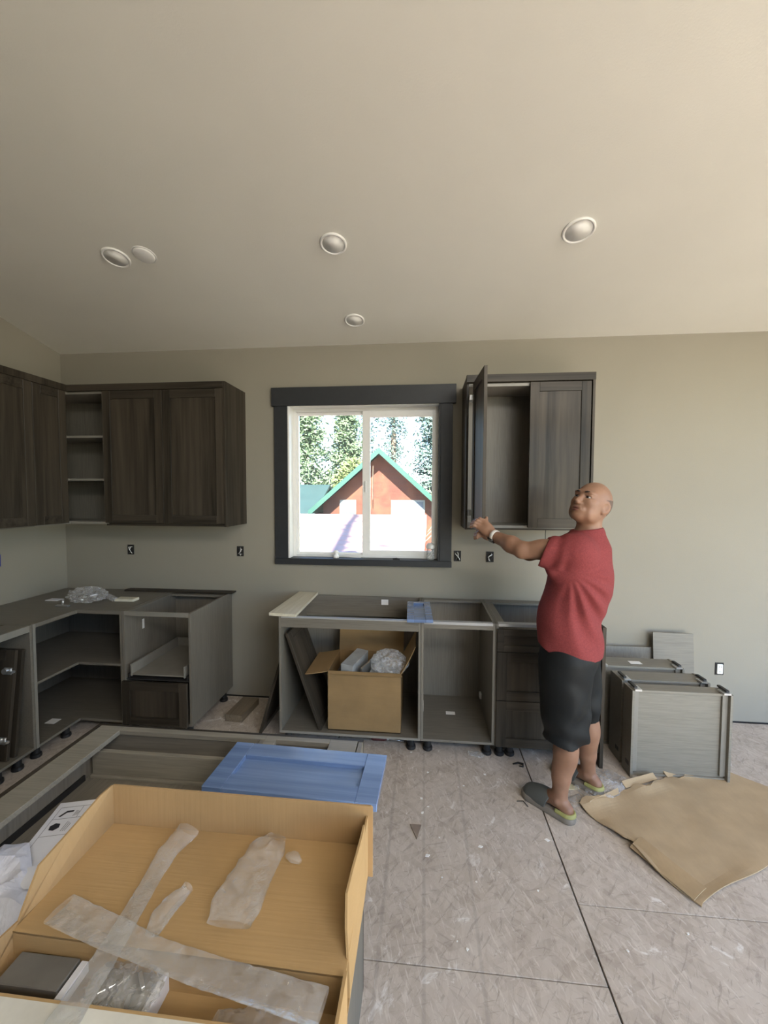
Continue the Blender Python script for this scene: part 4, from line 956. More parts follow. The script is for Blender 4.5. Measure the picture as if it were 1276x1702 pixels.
MB(O).lathe([(.11, 0), (.11, 2.9), (.16, 2.9), (.16, 3.1), (0, 3.15)], Matrix.Translation((-2.44-O[0], 15.75-O[1], 1.6-O[2])), 14).build('stove_pipe', plain('pipe_grey', (.22, .22, .23), .5), t, True)
MB(O).tube([(-2.36, 15.6, 1.4), (-2.35, 15.6, 3.0)], .018, 6).build('cable', M_bark, t)
O = (-9.5, 19, gz)
t = thing('green_roofed_house', 'house with a low teal metal roof left of the log cabin', 'house', O)
MB(O).box(-16, -5.7, 17.5, 24, gz, .35).build('wall', M_log, t)
MB(O).prism([(-16.3, 16.6, .25), (-16.3, 20.7, 2.05), (-16.3, 20.7, 2.2), (-16.3, 16.6, .40)], (10.75, 0, 0)).build('roof_slope', M_teal, t)
MB(O).prism([(-16.3, 20.7, 2.05), (-16.3, 24.8, .25), (-16.3, 24.8, .40), (-16.3, 20.7, 2.2)], (10.75, 0, 0)).build('roof_slope', M_teal, t)
O = (-3.0, 9.0, gz)
t = thing('outbuilding', 'low outbuilding with a pale sunlit red roof right below the window view', 'building', O)
MB(O).box(-14.5, -.15, 5.2, 13.4, gz, -.25).build('wall', M_log, t)
ya, za, yb, zb2 = 4.6, -.25, 11.2, .62
MB(O).prism([(-15, ya, za), (-.06, ya, za), (.10, yb, zb2), (-15, yb, zb2)], (0, 0, -.12)).build('roof_slope', M_pink, t)
MB(O).prism([(-15, yb, zb2), (.10, yb, zb2), (.12, 14.0, .80), (-15, 14.0, .80)], (0, 0, -.12)).build('roof_slope', M_pink, t)
for k in range(12):
    y = ya + (yb-ya)*(k+.5)/12; z = za + (zb2-za)*(k+.5)/12
    MB(O).box(-15, -.03, y-.012, y+.012, z-.01, z+.010).build('roof_seam', M_pink, t)
MB(O).lathe([(.09, 0), (.09, .75), (.20, .80), (.20, .95), (0, .97)], Matrix.Translation((-4.55-O[0], 12.2-O[1], .60-O[2])), 14).build('vent_pipe', M_vinyl, t, True)
MB(O).lathe([(.05, 0), (.05, .12), (0, .12)], Matrix.Translation((-4.0-O[0], 6.0-O[1], -.10-O[2])), 12).build('vent_stub', M_bark, t)

def conifer(x, y, h, r, label, mat, seed, nb=34, name='conifer', base=.12, leaves=84, sparse=1.0, cards=.19):
    R = random.Random(seed); t = thing(name, label, 'tree', (x, y, gz), group='trees beyond the cabin')
    MB().tube([(0, 0, 0), (0, 0, h*.5), (0, 0, h)], [.022*h, .014*h, .003*h], 8).build('trunk', M_bark, t)
    vs = []; fs = []
    for b in range(nb):
        f = base + (1-base)*(b/nb)**.9; L = r*(1-f)**.75*R.uniform(.6, 1.1)+.15; z = h*f
        for q in range(5):
            a = R.uniform(0, 2*PI); dx, dy = math.cos(a), math.sin(a)
            for k in range(int(leaves*sparse)):
                s = R.uniform(.1, 1); p = Vector((dx*L*s + R.gauss(0, .34), dy*L*s + R.gauss(0, .34), z - L*s*s*.30 + R.gauss(0, .22)))
                d = Vector((R.gauss(0, 1), R.gauss(0, 1), R.gauss(0, .6))).normalized(); e = d.orthogonal().normalized(); w = cards*R.uniform(.5, 1.2)
                i = len(vs); vs += [p-d*w, p+e*w*.35, p+d*w, p-e*w*.35]; fs.append((i, i+1, i+2, i+3))
    tag(MB().add(vs, fs).build('foliage', mat, t), kind='stuff'); return t
M_yel = plain('yellow_needles', (.11, .14, .045), .7, var=.3, scale=2)
conifer(-8.3, 25.5, 12.5, 3.6, 'tall pale green conifer at the left edge of the window view', M_leafA, 1, 34)
conifer(-6.2, 29, 12.0, 2.8, 'pale conifer second from the left, behind the teal roof', M_leafA, 2, 30)
conifer(-11.6, 25, 11, 3.0, 'dark conifer behind the window casing at far left', M_leafB, 3, 24)
conifer(-5.4, 36, 19, 2.8, 'tall thin conifer left of the window mullion', M_leafC, 4, 30, sparse=.45)
conifer(-4.9, 24.6, 6.9, 2.6, 'short yellow-green tree left of the cabin gable', M_yel, 5, 22)
conifer(-2.7, 33, 17, 2.6, 'tall bluish conifer standing behind the gable peak', M_leafC, 6, 28, sparse=.45)
conifer(1.0, 26, 15.5, 3.2, 'tall bluish pine at the right edge of the window view', M_leafC, 7, 34)
conifer(1.9, 21.5, 8.0, 2.4, 'green conifer right of the cabin eave', M_leafA, 8, 24)
conifer(3.8, 28, 13, 3.0, 'dark conifer hidden mostly by the right window casing', M_leafB, 9, 24)
# a tall pine behind the house, which throws the trunk shadow across the low roof
tt_ = thing('pine', 'tall bare-trunked pine behind the house, casting its shadow on the low roof', 'tree', (-.80, -9.5, gz))
MB().tube([(0, 0, 0), (0, 0, 12), (0, 0, 30)], [.42, .30, .15], 12).build('trunk', M_bark, tt_)
R = random.Random(5)
for k in range(12):
    z = 18.5+.9*k; a = R.uniform(0, 2*PI); L = R.uniform(1.2, 2.8)
    MB().tube([(.05, 0, z), (math.cos(a)*L*.6, math.sin(a)*L*.6, z+.1), (math.cos(a)*L, math.sin(a)*L, z-.3)], [.08, .06, .03], 6).build('branch', M_bark, tt_)
R = random.Random(31)
t = thing('bare_sapling', 'thin pale bare sapling with drooping twigs near the right window edge', 'tree', (.42, 9.2, gz))
MB().tube([(0, 0, 0), (.02, 0, 2.5), (.0, 0, 5.2)], [.05, .035, .01], 7).build('trunk', plain('pale_bark', (.48, .47, .42), .8), t)
for k in range(22):
    z = 1.6+k*.15; a = R.uniform(0, 2*PI); L = .75*(1-k/26)
    MB().tube([(0, 0, z), (math.cos(a)*L*.5, math.sin(a)*L*.5, z+.02), (math.cos(a)*L, math.sin(a)*L, z-.18)], [.012, .008, .004], 5).build('twig', bpy.data.materials['pale_bark'], t)
# ------------------------------------------------------------------ the man
class SDF:
    """signed distance grid built from capsules and ellipsoids, skinned with surface nets"""
    def __init__(s, lo, hi, h):
        s.lo = np.array(lo, float); s.h = h; s.n = np.ceil((np.array(hi)-s.lo)/h).astype(int)+1
        s.d = np.full(s.n, .06, np.float32)
    def win(s, lo, hi):
        a = np.clip(np.floor((lo-s.lo)/s.h).astype(int), 0, s.n); b = np.clip(np.ceil((hi-s.lo)/s.h).astype(int)+1, 0, s.n)
        if np.any(b <= a): return None
        g = [(s.lo[i]+s.h*np.arange(a[i], b[i])).astype(np.float32) for i in range(3)]
        return (slice(a[0], b[0]), slice(a[1], b[1]), slice(a[2], b[2])), np.meshgrid(*g, indexing='ij')
    def put(s, sl, d, k, op):
        o = s.d[sl]
        if op == 'add':
            if k > 0:
                h = np.clip(.5+.5*(o-d)/k, 0, 1); s.d[sl] = o*(1-h)+d*h-k*h*(1-h)
            else: s.d[sl] = np.minimum(o, d)
        elif op == 'sub':
            d = -d; h = np.clip(.5-.5*(o-d)/max(k, 1e-6), 0, 1); s.d[sl] = o*(1-h)+d*h+k*h*(1-h)
    def cap(s, a, b, ra, rb, k=.015, op='add', flat=None):
        """round cone a-b; flat=(axis, f): squashed by f along the axis"""
        a, b = np.array(a, float), np.array(b, float); pad = .055+k; r = max(ra, rb)
        w = s.win(np.minimum(a, b)-r-pad, np.maximum(a, b)+r+pad)
        if w is None: return
        sl, (X, Y, Z) = w; ab = b-a; L = max(ab@ab, 1e-9)
        t = np.clip(((X-a[0])*ab[0]+(Y-a[1])*ab[1]+(Z-a[2])*ab[2])/L, 0, 1)
        px, py, pz = X-a[0]-t*ab[0], Y-a[1]-t*ab[1], Z-a[2]-t*ab[2]
        q = px*px+py*py+pz*pz
        if flat is not None:
            ax = np.array(flat[0], float); ax /= np.linalg.norm(ax); c = px*ax[0]+py*ax[1]+pz*ax[2]; q = q+c*c*(1/flat[1]**2-1)
            d = (np.sqrt(q)-(ra+(rb-ra)*t))*(.5+.5*flat[1])
        else: d = np.sqrt(q)-(ra+(rb-ra)*t)
        s.put(sl, d.astype(np.float32), k, op)
    def ell(s, c, r, M=None, k=.015, op='add'):
        """ellipsoid; M rows are its axes"""
        c = np.array(c, float); r = np.array(r, float); pad = .055+k; R = np.max(r)
        w = s.win(c-R-pad, c+R+pad)
        if w is None: return
        sl, (X, Y, Z) = w; P = [X-c[0], Y-c[1], Z-c[2]]
        if M is not None: P = [P[0]*m[0]+P[1]*m[1]+P[2]*m[2] for m in M]
        k0 = np.sqrt(sum((p/q)**2 for p, q in zip(P, r))); k1 = np.sqrt(sum((p/q**2)**2 for p, q in zip(P, r)))
        s.put(sl, (k0*(k0-1)/np.maximum(k1, 1e-6)).astype(np.float32), k, op)
    def mesh(s):
        d = s.d; n = d.shape; ins = (d < 0)
        cnt = np.zeros((n[0]-1, n[1]-1, n[2]-1), np.int8)
        for i in (0, 1):
            for j in (0, 1):
                for k in (0, 1): cnt += ins[i:n[0]-1+i, j:n[1]-1+j, k:n[2]-1+k]
        act = (cnt > 0) & (cnt < 8); idx = np.full(act.shape, -1, np.int32); cells = np.argwhere(act); idx[act] = np.arange(len(cells))
        C = [(i, j, k) for i in (0, 1) for j in (0, 1) for k in (0, 1)]
        val = np.stack([d[cells[:, 0]+i, cells[:, 1]+j, cells[:, 2]+k] for i, j, k in C], 1); co = np.array(C, float)
        acc = np.zeros((len(cells), 3)); num = np.zeros(len(cells))
        for p in range(8):
            for q in range(p+1, 8):
                if np.abs(co[p]-co[q]).sum() != 1: continue
                a, b = val[:, p], val[:, q]; m = (a < 0) != (b < 0); t = np.where(m, a/np.where(m, a-b, 1), 0)
                acc += m[:, None]*(co[p]+(co[q]-co[p])*t[:, None]); num += m
        V = s.lo + s.h*(cells+acc/num[:, None]); F = []
        for ax in range(3):
            u, v = [(1, 2), (2, 0), (0, 1)][ax]
            sl0 = [slice(None)]*3; sl1 = [slice(None)]*3; sl0[ax] = slice(0, -1); sl1[ax] = slice(1, None)
            a, b = ins[tuple(sl0)], ins[tuple(sl1)]; e = np.argwhere(a != b)
            e = e[(e[:, u] > 0) & (e[:, v] > 0) & (e[:, u] < n[u]-1) & (e[:, v] < n[v]-1)]
            fl = a[e[:, 0], e[:, 1], e[:, 2]]
            def at(du, dv):
                c = e.copy(); c[:, u] -= du; c[:, v] -= dv; return idx[c[:, 0], c[:, 1], c[:, 2]]
            q = np.stack([at(1, 1), at(0, 1), at(0, 0), at(1, 0)], 1); q[~fl] = q[~fl][:, ::-1]; F.append(q)
        F = np.concatenate(F); F = F[(F >= 0).all(1)]
        return V, F
def np_obj(name, V, F, mat, parent, O, smooth=1, lam=.5):
    V = V.copy()
    if smooth:
        e = np.concatenate([F[:, [0, 1]], F[:, [1, 2]], F[:, [2, 3]], F[:, [3, 0]]]); e = np.concatenate([e, e[:, ::-1]])
        deg = np.bincount(e[:, 0], minlength=len(V))[:, None]
        for _ in range(smooth):
            for l in (lam, -lam*1.04):
                a = np.stack([np.bincount(e[:, 0], V[e[:, 1], i], len(V)) for i in range(3)], 1)/np.maximum(deg, 1); V += l*(a-V)
    me = bpy.data.meshes.new(name); me.vertices.add(len(V)); me.vertices.foreach_set('co', (V-np.array(O)).astype(np.float32).ravel())
    me.loops.add(F.size); me.loops.foreach_set('vertex_index', F.astype(np.int32).ravel()); me.polygons.add(len(F))
    me.polygons.foreach_set('loop_start', np.arange(0, F.size, 4, dtype=np.int32)); me.polygons.foreach_set('use_smooth', [True]*len(F))
    me.update(calc_edges=True); me.validate(); me.materials.append(mat)
    o = bpy.data.objects.new(name, me); COL.objects.link(o); o.parent = parent; return o

def skin_mat():
    m, t, bs = new_mat('skin'); v = coords(t, rand=False)
    n = noise(t, v, 9, 4); c = ramp(t, n, [(.3, (.215, .112, .068)), (.7, (.275, .148, .092))])
    n2 = noise(t, v, 60, 3); c = mixc(t, ramp(t, n2, [(.5, (0,)*3), (.8, (.25,)*3)]), c, (.22, .095, .06))
    t.links.new(c, bs.inputs['Base Color']); bs.inputs['Roughness'].default_value = .48; bs.inputs['Specular IOR Level'].default_value = .4
    bs.inputs['Subsurface Weight'].default_value = .12; bs.inputs['Subsurface Radius'].default_value = (.012, .005, .003); bs.inputs['Subsurface Scale'].default_value = .5
    bump(t, bs, noise(t, v, 220, 2), .05, .001); return m
def cloth(name, col, var, rough, sc=400, bs_=.25):
    m, t, bs = new_mat(name); v = coords(t, rand=False); n = noise(t, v, 160, 3, .7)
    t.links.new(ramp(t, n, [(.3, tuple(c*(1-var) for c in col)), (.7, tuple(c*(1+var) for c in col))]), bs.inputs['Base Color'])
    bs.inputs['Roughness'].default_value = rough; bs.inputs['Specular IOR Level'].default_value = .15; bump(t, bs, noise(t, v, sc, 2), bs_, .001); return m
M_skin = skin_mat(); M_shirt = cloth('heather_red_cotton', (.195, .040, .040), .22, .85); M_short = cloth('dark_sport_fabric', (.0125, .0135, .0140), .15, .5, 300, .15)
M_clog = plain('grey_clog_foam', (.080, .085, .080), .6, var=.06, bmp=.05); M_sole = plain('taupe_clog_sole', (.19, .165, .135), .65, var=.05); M_lime = plain('lime_lining', (.30, .29, .10), .6, var=.04)
M_hair = plain('short_grey_hair', (.115, .078, .060), .8, var=.3, scale=300); M_brow = plain('dark_brow_hair', (.02, .014, .010), .8)
M_eye = plain('eye_white', (.24, .21, .185), .2, var=.03); M_iris = plain('dark_iris', (.012, .008, .006), .15); M_lip = plain('lip_skin', (.17, .062, .048), .45, var=.05)

V3 = lambda *a: np.array(a, float)
def unit(a): a = np.array(a, float); return a/np.linalg.norm(a)
OM = V3(.80, -.93, 0)
man = thing('person', 'bald man in red t-shirt, dark shorts and grey clogs, holding the open upper cabinet door', 'person', tuple(OM))
# joints
PEL = V3(.815, -.925, .90); CH = V3(.825, -.925, 1.24); NB = V3(.880, -.920, 1.455); HC = V3(.884, -.930, 1.640)
LSH = V3(.770, -1.030, 1.395); RSH = V3(.900, -.780, 1.400)
LEL = V3(.530, -.945, 1.388); LWR = V3(.400, -.775, 1.452)
REL = V3(.640, -.650, 1.330); RWR = V3(.420, -.690, 1.430)
LHP = V3(.765, -1.000, .88); RHP = V3(.885, -.850, .88)
LKN = V3(.752, -1.015, .47); RKN = V3(.915, -.835, .48)
LAN = V3(.722, -1.035, .095); RAN = V3(.952, -.815, .095)
FD = unit((-.68, .73, 0)); 
fw = unit((-.84, .54, 0)); lf = unit((-.54, -.84, 0)); UPv = V3(0, 0, 1)
TM = np.array([fw, lf, UPv])
# head frame from the camera axes (right, up, towards the camera)
cr, cu, ct = np.array(R_), np.array(U_), -np.array(F_)
hf = unit(-.80*cr + .35*cu + .48*ct); hu = .38*cr + .92*cu - .03*ct; hu = unit(hu - hf*(hu@hf)); hl = np.cross(hu, hf)
HM = np.array([hf, hl, hu])
def H(f, l, u): return HC + hf*f + hl*l + hu*u

def body():
    g = SDF((.24, -1.24, 0.0), (1.20, -.50, 1.80), .0033)
    # torso under the shirt
    g.ell(PEL+V3(0, 0, .02), (.115, .155, .13), TM, .05); g.ell(CH+V3(-.005, 0, .02), (.115, .165, .22), TM, .06); g.ell(PEL*.5+CH*.5+fw*.02, (.125, .155, .17), TM, .05)
    g.cap(LSH, RSH, .062, .062, .06); g.cap(NB-UPv*.03, NB, .075, .062, .05)
    g.cap(NB-UPv*.02, HC+hf*-.020-hu*.055, .064, .060, .03)
    # left arm
    g.cap(LSH, LEL, .056, .043, .03); m = LEL*.65+LWR*.35
    g.cap(LEL, m, .044, .043, .02); g.cap(m, LWR, .043, .029, .03); g.ell(LSH*.45+LEL*.55+V3(0, 0, .012), (.075, .045, .048), np.array([unit(LEL-LSH), unit(np.cross(unit(LEL-LSH), UPv)), unit(np.cross(np.cross(unit(LEL-LSH), UPv), unit(LEL-LSH)))]), .03)
    g.cap(RSH, REL, .056, .043, .03); g.cap(REL, REL*.65+RWR*.35, .043, .042, .02); g.cap(REL*.65+RWR*.35, RWR, .042, .028, .03)
    # legs
    for hp, kn, an, s in ((LHP, LKN, LAN, 1), (RHP, RKN, RAN, -1)):
        g.cap(hp, kn, .088, .060, .04); g.cap(kn, kn*.3+an*.7, .057, .043, .03); g.cap(kn*.4+an*.6, an, .043, .039, .03)
        g.ell(kn*.68+an*.32 - FD*.020, (.056, .054, .115), np.array([FD, np.cross(UPv, FD), UPv]), .03)
        # foot inside the clog
        hl_ = an - FD*.035; hl_[2] = .055; g.ell(hl_, (.040, .033, .036), np.array([FD, np.cross(UPv, FD), UPv]), .025)
        a = an + FD*.03; a[2] = .075; b = an + FD*.15; b[2] = .045; g.cap(a, b, .036, .028, .03); 
        q = np.cross(UPv, FD); mal = an - FD*.002; mal[2] = .090; g.ell(mal+q*.033, (.013, .010, .014), None, .015); g.ell(mal-q*.033, (.013, .010, .014), None, .015)
    # head
    g.ell(H(-.012, 0, .030), (.098, .077, .088), HM, .02); g.ell(H(.022, 0, -.018), (.075, .070, .092), HM, .03); g.ell(H(-.030, 0, .0), (.076, .074, .080), HM, .03)
    g.ell(H(.046, 0, -.072), (.046, .050, .040), HM, .03); g.ell(H(.070, 0, -.094), (.022, .026, .018), HM, .025)      # jaw, chin
    for s in (1, -1):
        g.ell(H(.058, s*.040, -.022), (.028, .026, .024), HM, .02)                                        # cheekbone
        g.ell(H(.030, s*.052, -.068), (.036, .018, .034), HM, .025)                                       # jaw corner
        g.ell(H(.078, s*.030, .030), (.020, .026, .010), HM, .016)                                        # brow ridge
        g.ell(H(.094, s*.032, .008), (.013, .017, .010), HM, .010, 'sub')                                 # eye socket
        g.ell(H(.078, s*.032, .0160), (.015, .021, .0070), HM, .005); g.ell(H(.077, s*.032, -.0035), (.014, .020, .0065), HM, .006)   # lids
        g.ell(H(-.012, s*.080, -.010), (.028, .011, .036), np.array([unit(hf-hl*s*.35), unit(hl*s+hf*.35), hu]), .006)   # ear
        g.ell(H(-.006, s*.090, -.006), (.016, .009, .022), np.array([unit(hf-hl*s*.35), unit(hl*s+hf*.35), hu]), .006, 'sub')
        g.ell(H(-.004, s*.080, -.038), (.010, .007, .010), HM, .006)
        g.ell(H(.094, s*.015, -.034), (.011, .010, .009), HM, .008)                                       # nostril wing
        g.ell(H(.106, s*.0075, -.042), (.005, .004, .004), HM, .003, 'sub')
    g.cap(H(.088, 0, .014), H(.110, 0, -.026), .009, .0125, .012); g.ell(H(.110, 0, -.030), (.012, .013, .010), HM, .008)     # nose
    g.ell(H(.088, 0, -.062), (.019, .035, .016), HM, .014)                                                # mouth mound
    g.ell(H(.108, 0, -.0645), (.010, .024, .0024), HM, .004, 'sub')                                       # mouth line
    # creases beside the mouth
    for s in (1, -1): g.cap(H(.101, s*.022, -.036), H(.094, s*.034, -.064), .0014, .0012, .006, 'sub')
    # left hand closed on the door edge
    hand(g, LWR, V3(.341, -.742, 1.508), 1)
    hand(g, RWR, V3(.352, -.712, 1.462), -1)
    return g
def hand(g, wr, kn, s):
    """palm from the wrist to the knuckles; fingers bend round the door (its front at the far left side)"""
    ax = unit(kn-wr); side = unit(np.cross(ax, ct)); nrm = np.cross(side, ax)     # side: across the knuckles
    if s > 0:
        g.cap(wr, wr*.45+kn*.55, .028, .034, .02, flat=(nrm, .62)); g.cap(wr*.5+kn*.5+side*.014, kn+side*.020, .022, .018, .015, flat=(nrm, .8)); g.cap(wr*.5+kn*.5-side*.014, kn-side*.020, .022, .018, .015, flat=(nrm, .8))
        for i, (o, L) in enumerate(((.030, .037), (.011, .042), (-.009, .040), (-.028, .033))):
            a = kn+side*o*.95; b = a + unit(ax*.45 - cr*.55 + ct*.05 + cu*.10)*L*.9; c = b + unit(-cr*.45 - ct*.72 - cu*.22)*L*.75; e = c + unit(cr*.30 - ct*.85 - cu*.25)*L*.5
            r = .0102 - .0006*i; g.cap(a, b, r*1.08, r, .006); g.cap(b, c, r, r*.92, .004); g.cap(c, e, r*.92, r*.78, .004)
        a = wr*.55+kn*.45+cr*.022+cu*.006; b = kn+cr*.026+cu*.012; c = b + cu*.028 + cr*.004-ct*.004; g.cap(a, b, .016, .0125, .010); g.cap(b, c, .0115, .009, .005)
    else:
        g.cap(wr, wr*.4+kn*.6, .027, .034, .02, flat=(nrm, .62)); g.cap(wr*.5+kn*.5, kn, .030, .026, .015, flat=(nrm, .7))
        for i, (o, L) in enumerate(((.028, .036), (.010, .041), (-.009, .038), (-.026, .031))):
            a = kn+side*o; b = a + unit(-cr*.75 - cu*.35 + ct*.10)*L*.85; c = b + unit(-cr*.35 - cu*.2 - ct*.8)*L*.7; e = c + unit(cr*.4 - ct*.8)*L*.5
            r = .0100 - .0006*i; g.cap(a, b, r*1.08, r, .006); g.cap(b, c, r, r*.92, .004); g.cap(c, e, r*.92, r*.78, .004)
        a = wr*.6+kn*.4+cu*.02; b = kn+cu*.040+cr*.010; c = b+cu*.020-cr*.014; g.cap(a, b, .015, .012, .010); g.cap(b, c, .011, .009, .005)
G = body(); V, F = G.mesh(); bod = np_obj('body', V, F, M_skin, man, OM, 2); del G

def grid3(g):
    return np.meshgrid(*[(g.lo[i]+g.h*np.arange(g.n[i])).astype(np.float32) for i in range(3)], indexing='ij')
def shell(g, th):
    """keep only a cloth thickness th under the outer skin"""
    g.d = np.maximum(g.d, -(g.d+th))
def shirt():
    g = SDF((.52, -1.24, .76), (1.12, -.58, 1.56), .0045)
    # hem ring, belly, chest, shoulders
    g.ell(V3(.790, -.935, .86), (.158, .170, .16), TM, .05); g.ell(V3(.780, -.935, 1.02), (.155, .182, .20), TM, .08); g.ell(V3(.832, -.930, 1.235), (.150, .192, .22), TM, .07)
    g.ell(V3(.885, -.925, 1.24), (.105, .165, .20), TM, .05)
    g.cap(LSH+V3(.015, .01, .0), RSH, .083, .080, .06); g.cap(NB-UPv*.045, NB+V3(.000, 0, .020), .100, .078, .06)
    e1 = LSH*.32+LEL*.68 + V3(-.005, 0, -.005); g.cap(LSH, e1, .082, .072, .05); e2 = RSH*.35+REL*.65; g.cap(RSH, e2, .080, .070, .05)
    g.cap(V3(.672, -1.02, 1.29), V3(.76, -1.03, 1.27), .030, .05, .05)
    X, Y, Z = grid3(g)
    # folds: strained from the armpit down to the back hem, plus soft horizontal creases
    ax, az = X-.72, Z-1.30; ang = np.arctan2(az, ax); rad = np.hypot(ax, az)
    f1 = np.clip((1.0-X)*9, 0, 1)*np.sin(ang*17+3*np.sin(rad*7)+Y*6)*np.clip((rad-.04)*6, 0, 1)*np.clip(1.25-rad*1.9, 0, 1)*np.clip((X-.66)*9, 0, 1)*np.clip((1.36-Z)*6, 0, 1)
    f2 = np.sin((X*.5-Y*.7)*46+np.sin(Z*13)*1.6)*np.clip((1.02-Z)*5, 0, 1)
    sa = unit(e1-LSH); tt = (X-LSH[0])*sa[0]+(Y-LSH[1])*sa[1]+(Z-LSH[2])*sa[2]
    f3 = np.sin(tt*75+Z*30+np.sin(X*31)*.8)*np.clip(tt*9, 0, 1)*(Z > 1.30)
    g.d -= (.0105*f1+.0060*f2+.0050*f3).astype(np.float32)
    keep = g.d
    shell(g, .011)
    # cut: hem (dips to the back), sleeves, neck
    hem = .862 + .030*((X-.80)*fw[0]+(Y+.93)*fw[1])/.16 + .004*np.sin((X-Y)*40)
    g.d = np.maximum(g.d, (hem-Z).astype(np.float32))
    s1 = unit(LEL-LSH+V3(0, 0, .10)); e1c = V3(.628, -.990, 1.385)
    cut = ((X-e1c[0])*s1[0]+(Y-e1c[1])*s1[1]+(Z-e1c[2])*s1[2]); m = (Z > 1.27) & (Y < -.86) & (X < .76)
    g.d = np.where(m, np.maximum(g.d, cut), g.d)
    s2 = unit(REL-RSH); cut = ((X-e2[0]+s2[0]*.02)*s2[0]+(Y-e2[1]+s2[1]*.02)*s2[1]+(Z-e2[2]+s2[2]*.02)*s2[2]); m = (Z > 1.25) & (Y > -.80) & (X < .86)
    g.d = np.where(m, np.maximum(g.d, cut), g.d)
    nn = unit(V3(-.12, .02, 1)); top = V3(.880, -.92, 1.507); g.d = np.maximum(g.d, ((X-top[0])*nn[0]+(Y-top[1])*nn[1]+(Z-top[2])*nn[2])).astype(np.float32)
    return g
G = shirt(); V, F = G.mesh(); sh = np_obj('t_shirt', V, F, M_shirt, man, OM, 3); del G
def shorts():
    g = SDF((.56, -1.20, .33), (1.08, -.66, .96), .0045)
    g.ell(V3(.795, -.93, .84), (.148, .165, .14), TM, .05)
    lk = V3(.757, -1.015, .395); rk = V3(.925, -.830, .41)
    g.cap(LHP+V3(-.005, .0, -.06), lk, .122, .096, .05); g.cap(RHP+V3(-.015, .005, -.06), rk, .112, .076, .05)
    g.cap(LHP+fw*.04+V3(0, 0, -.12), lk+fw*.015, .105, .085, .05)
    X, Y, Z = grid3(g)
    f = np.sin((X*.8+Y*.6)*38+np.sin(Z*17)*2.0+Z*9)*np.clip((.80-Z)*4, 0, 1); f2 = np.sin(Z*44+X*25+np.sin(Y*30))*np.clip((.62-Z)*6, 0, 1)
    g.d -= (.0090*f+.0055*f2).astype(np.float32)
    shell(g, .011)
    hem = np.where((X-.845)*.70+(Y+.92)*.72 > 0, .432, .402)+.006*np.sin(X*40)
    g.d = np.maximum(g.d, (hem-Z)); g.d = np.maximum(g.d, Z-.915).astype(np.float32)
    return g
G = shorts(); V, F = G.mesh(); so = np_obj('shorts', V, F, M_short, man, OM, 3); del G
MB(OM).tube([V3(.672, -1.075, .492), V3(.690, -1.095, .490), V3(.715, -1.108, .492)], .004, 6).build('piping', plain('red_piping', (.35, .06, .06), .6), so, True)
def hair():
    g = SDF(HC-.13, HC+.13, .003)
    g.ell(H(-.0125, 0, .030), (.0995, .0785, .0895), HM, .02); g.ell(H(-.031, 0, .0), (.0775, .0755, .0815), HM, .03)
    X, Y, Z = grid3(g); P = [X-HC[0], Y-HC[1], Z-HC[2]]; f = sum(p*a for p, a in zip(P, hf)); l = sum(p*a for p, a in zip(P, hl)); u = sum(p*a for p, a in zip(P, hu))
    shell(g, .004)
    cut = np.maximum(np.maximum(f-.022+.75*np.clip(.03-u, 0, .08), u-.050+.30*(f+.06)), -(u+.062))
    g.d = np.maximum(g.d, cut).astype(np.float32); return g
G = hair(); V, F = G.mesh(); np_obj('hair', V, F, M_hair, man, OM, 1); del G
for s in (1, -1):
    e = H(.0765, s*.032, .0062); m = frame_m(Vector(e), Vector(hl), Vector(hu)); prof = [(.0145*math.sin(PI*k/10), .0145*math.cos(PI*k/10)) for k in range(11)]
    ey = MB(OM).lathe(prof, m, 16).build('eye', M_eye, man, True)
    ga = unit(hf + hl*.10 + hu*.10); mi = Vector(e + ga*.0138); MB(OM).lathe([(0, -.002), (.0062, -.0015), (.0058, .0004), (0, .0012)], frame_m(mi, Vector(np.cross(ga, hu)), Vector(ga)), 14).build('iris', M_iris, ey, True)
    pts = [H(ff, s*q, uu) for ff, q, uu in ((.0985, .015, .0300), (.0975, .025, .0320), (.0925, .036, .0320), (.0840, .048, .0270))]
    MB(OM).tube([Vector(p) for p in pts], [.0036, .0052, .0050, .0024], 8).build('eyebrow', M_brow, man, True)
MB(OM).tube([Vector(H(.1055-.0085*(abs(q)/.025)**2, q, -.0585-.0060*(abs(q)/.025)**2)) for q in (-.025, -.012, 0, .012, .025)], [.0012, .0038, .0042, .0038, .0012], 8).build('upper_lip', M_lip, man, True)
MB(OM).tube([Vector(H(.1045-.0085*(abs(q)/.022)**2, q, -.0705-.0030*(abs(q)/.020)**2)) for q in (-.022, -.011, 0, .011, .022)], [.0014, .0048, .0056, .0044, .0012], 8).build('lower_lip', M_lip, man, True)
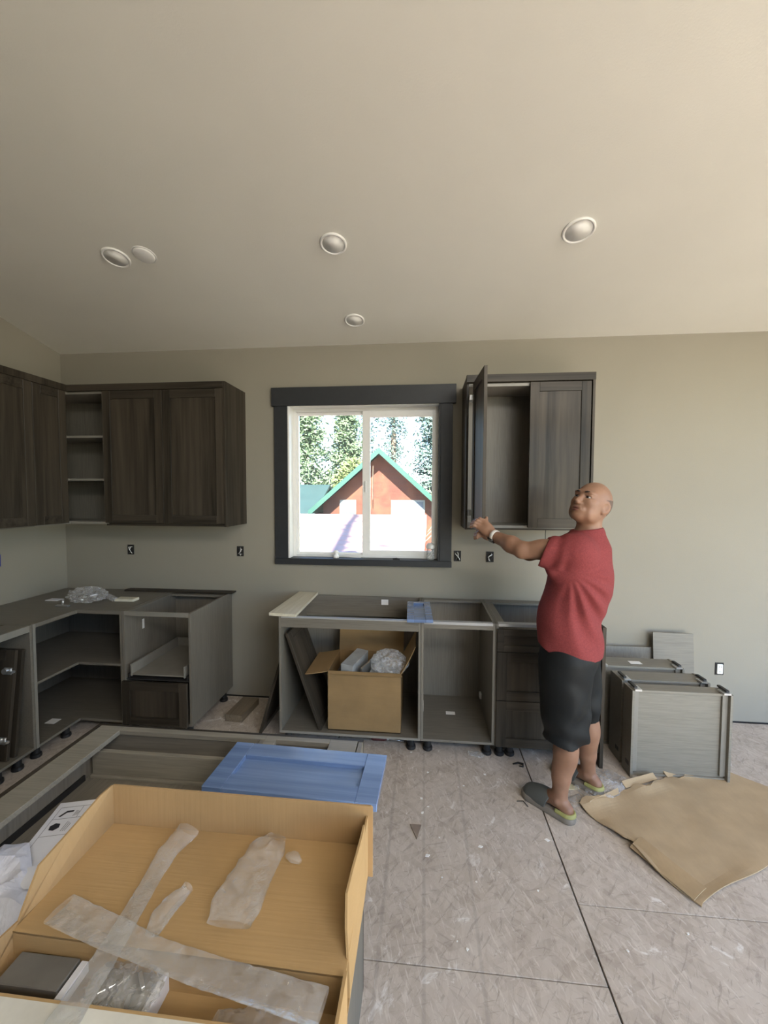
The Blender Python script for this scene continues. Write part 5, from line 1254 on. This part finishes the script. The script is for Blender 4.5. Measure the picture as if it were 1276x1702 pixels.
# watch on the left wrist
wa = unit(LEL-LWR); wp = LWR + wa*.018; m = frame_m(Vector(wp), Vector(unit(np.cross(wa, ct))), Vector(wa))
wt = MB(OM).lathe([(.0335, -.011), (.0350, -.010), (.0350, .010), (.0335, .011)], m, 28).build('watch_strap', plain('white_strap', (.66, .62, .58), .5, var=.03), man, True)
fd = unit(-cu*.75 - cr*.25 + ct*.55); fd = unit(fd - wa*(fd@wa))
MB(OM).obox(frame_m(Vector(wp+fd*.036), Vector(np.cross(fd, wa)), Vector(wa)), .036, .010, .040, .003).build('watch_case', M_iris, wt)
def clog(an, nm):
    """slip-on clog: sole, closed upper, open heel with a lime lining"""
    q = np.cross(UPv, FD); base = V3(an[0], an[1], 0); FM = np.array([FD, q, UPv]); P = lambda f, l, z: base + FD*f + q*l + UPv*z
    lo = np.minimum(P(-.1, -.08, -.0), np.minimum(P(.24, .08, 0), np.minimum(P(-.1, .08, 0), P(.24, -.08, 0))))-.02; hi = np.maximum(P(-.1, -.08, 0), np.maximum(P(.24, .08, 0), np.maximum(P(-.1, .08, 0), P(.24, -.08, 0))))+.02; lo[2] = -.01; hi[2] = .13
    g = SDF(lo, hi, .0032)
    g.cap(P(-.045, 0, .016), P(.16, .004, .016), .042, .054, .02); X, Y, Z = grid3(g); g.d = np.maximum(g.d, np.maximum(.0012-Z, Z-.036)).astype(np.float32)
    V, F = g.mesh(); s_ = np_obj('clog_sole', V, F, M_sole, man, OM, 3)
    g = SDF(lo, hi, .0032)
    g.cap(P(.03, 0, .040), P(.155, .003, .030), .050, .049, .03); g.ell(P(.075, 0, .052), (.085, .046, .046), FM, .03); X, Y, Z = grid3(g)
    f = (X-base[0])*FD[0]+(Y-base[1])*FD[1]; shell(g, .0075)
    g.d = np.maximum(g.d, np.maximum(.026-Z, (.036+.35*(.09-Z))-f-.0)).astype(np.float32)
    V, F = g.mesh(); np_obj('clog_upper', V, F, M_clog, man, OM, 3)
    g = SDF(lo, hi, .0032)
    g.cap(P(-.045, 0, .030), P(.03, 0, .030), .043, .046, .02); X, Y, Z = grid3(g); f = (X-base[0])*FD[0]+(Y-base[1])*FD[1]; shell(g, .007)
    g.d = np.maximum(g.d, np.maximum(.033-Z, np.maximum(Z-.052-.20*np.maximum(f, 0), f-.004))).astype(np.float32)
    V, F = g.mesh(); np_obj('clog_lining', V, F, M_lime, man, OM, 2)
clog(LAN, 'left'); clog(RAN, 'right')
for o in COL.objects:
    if 'off_' in o: del o['off_']
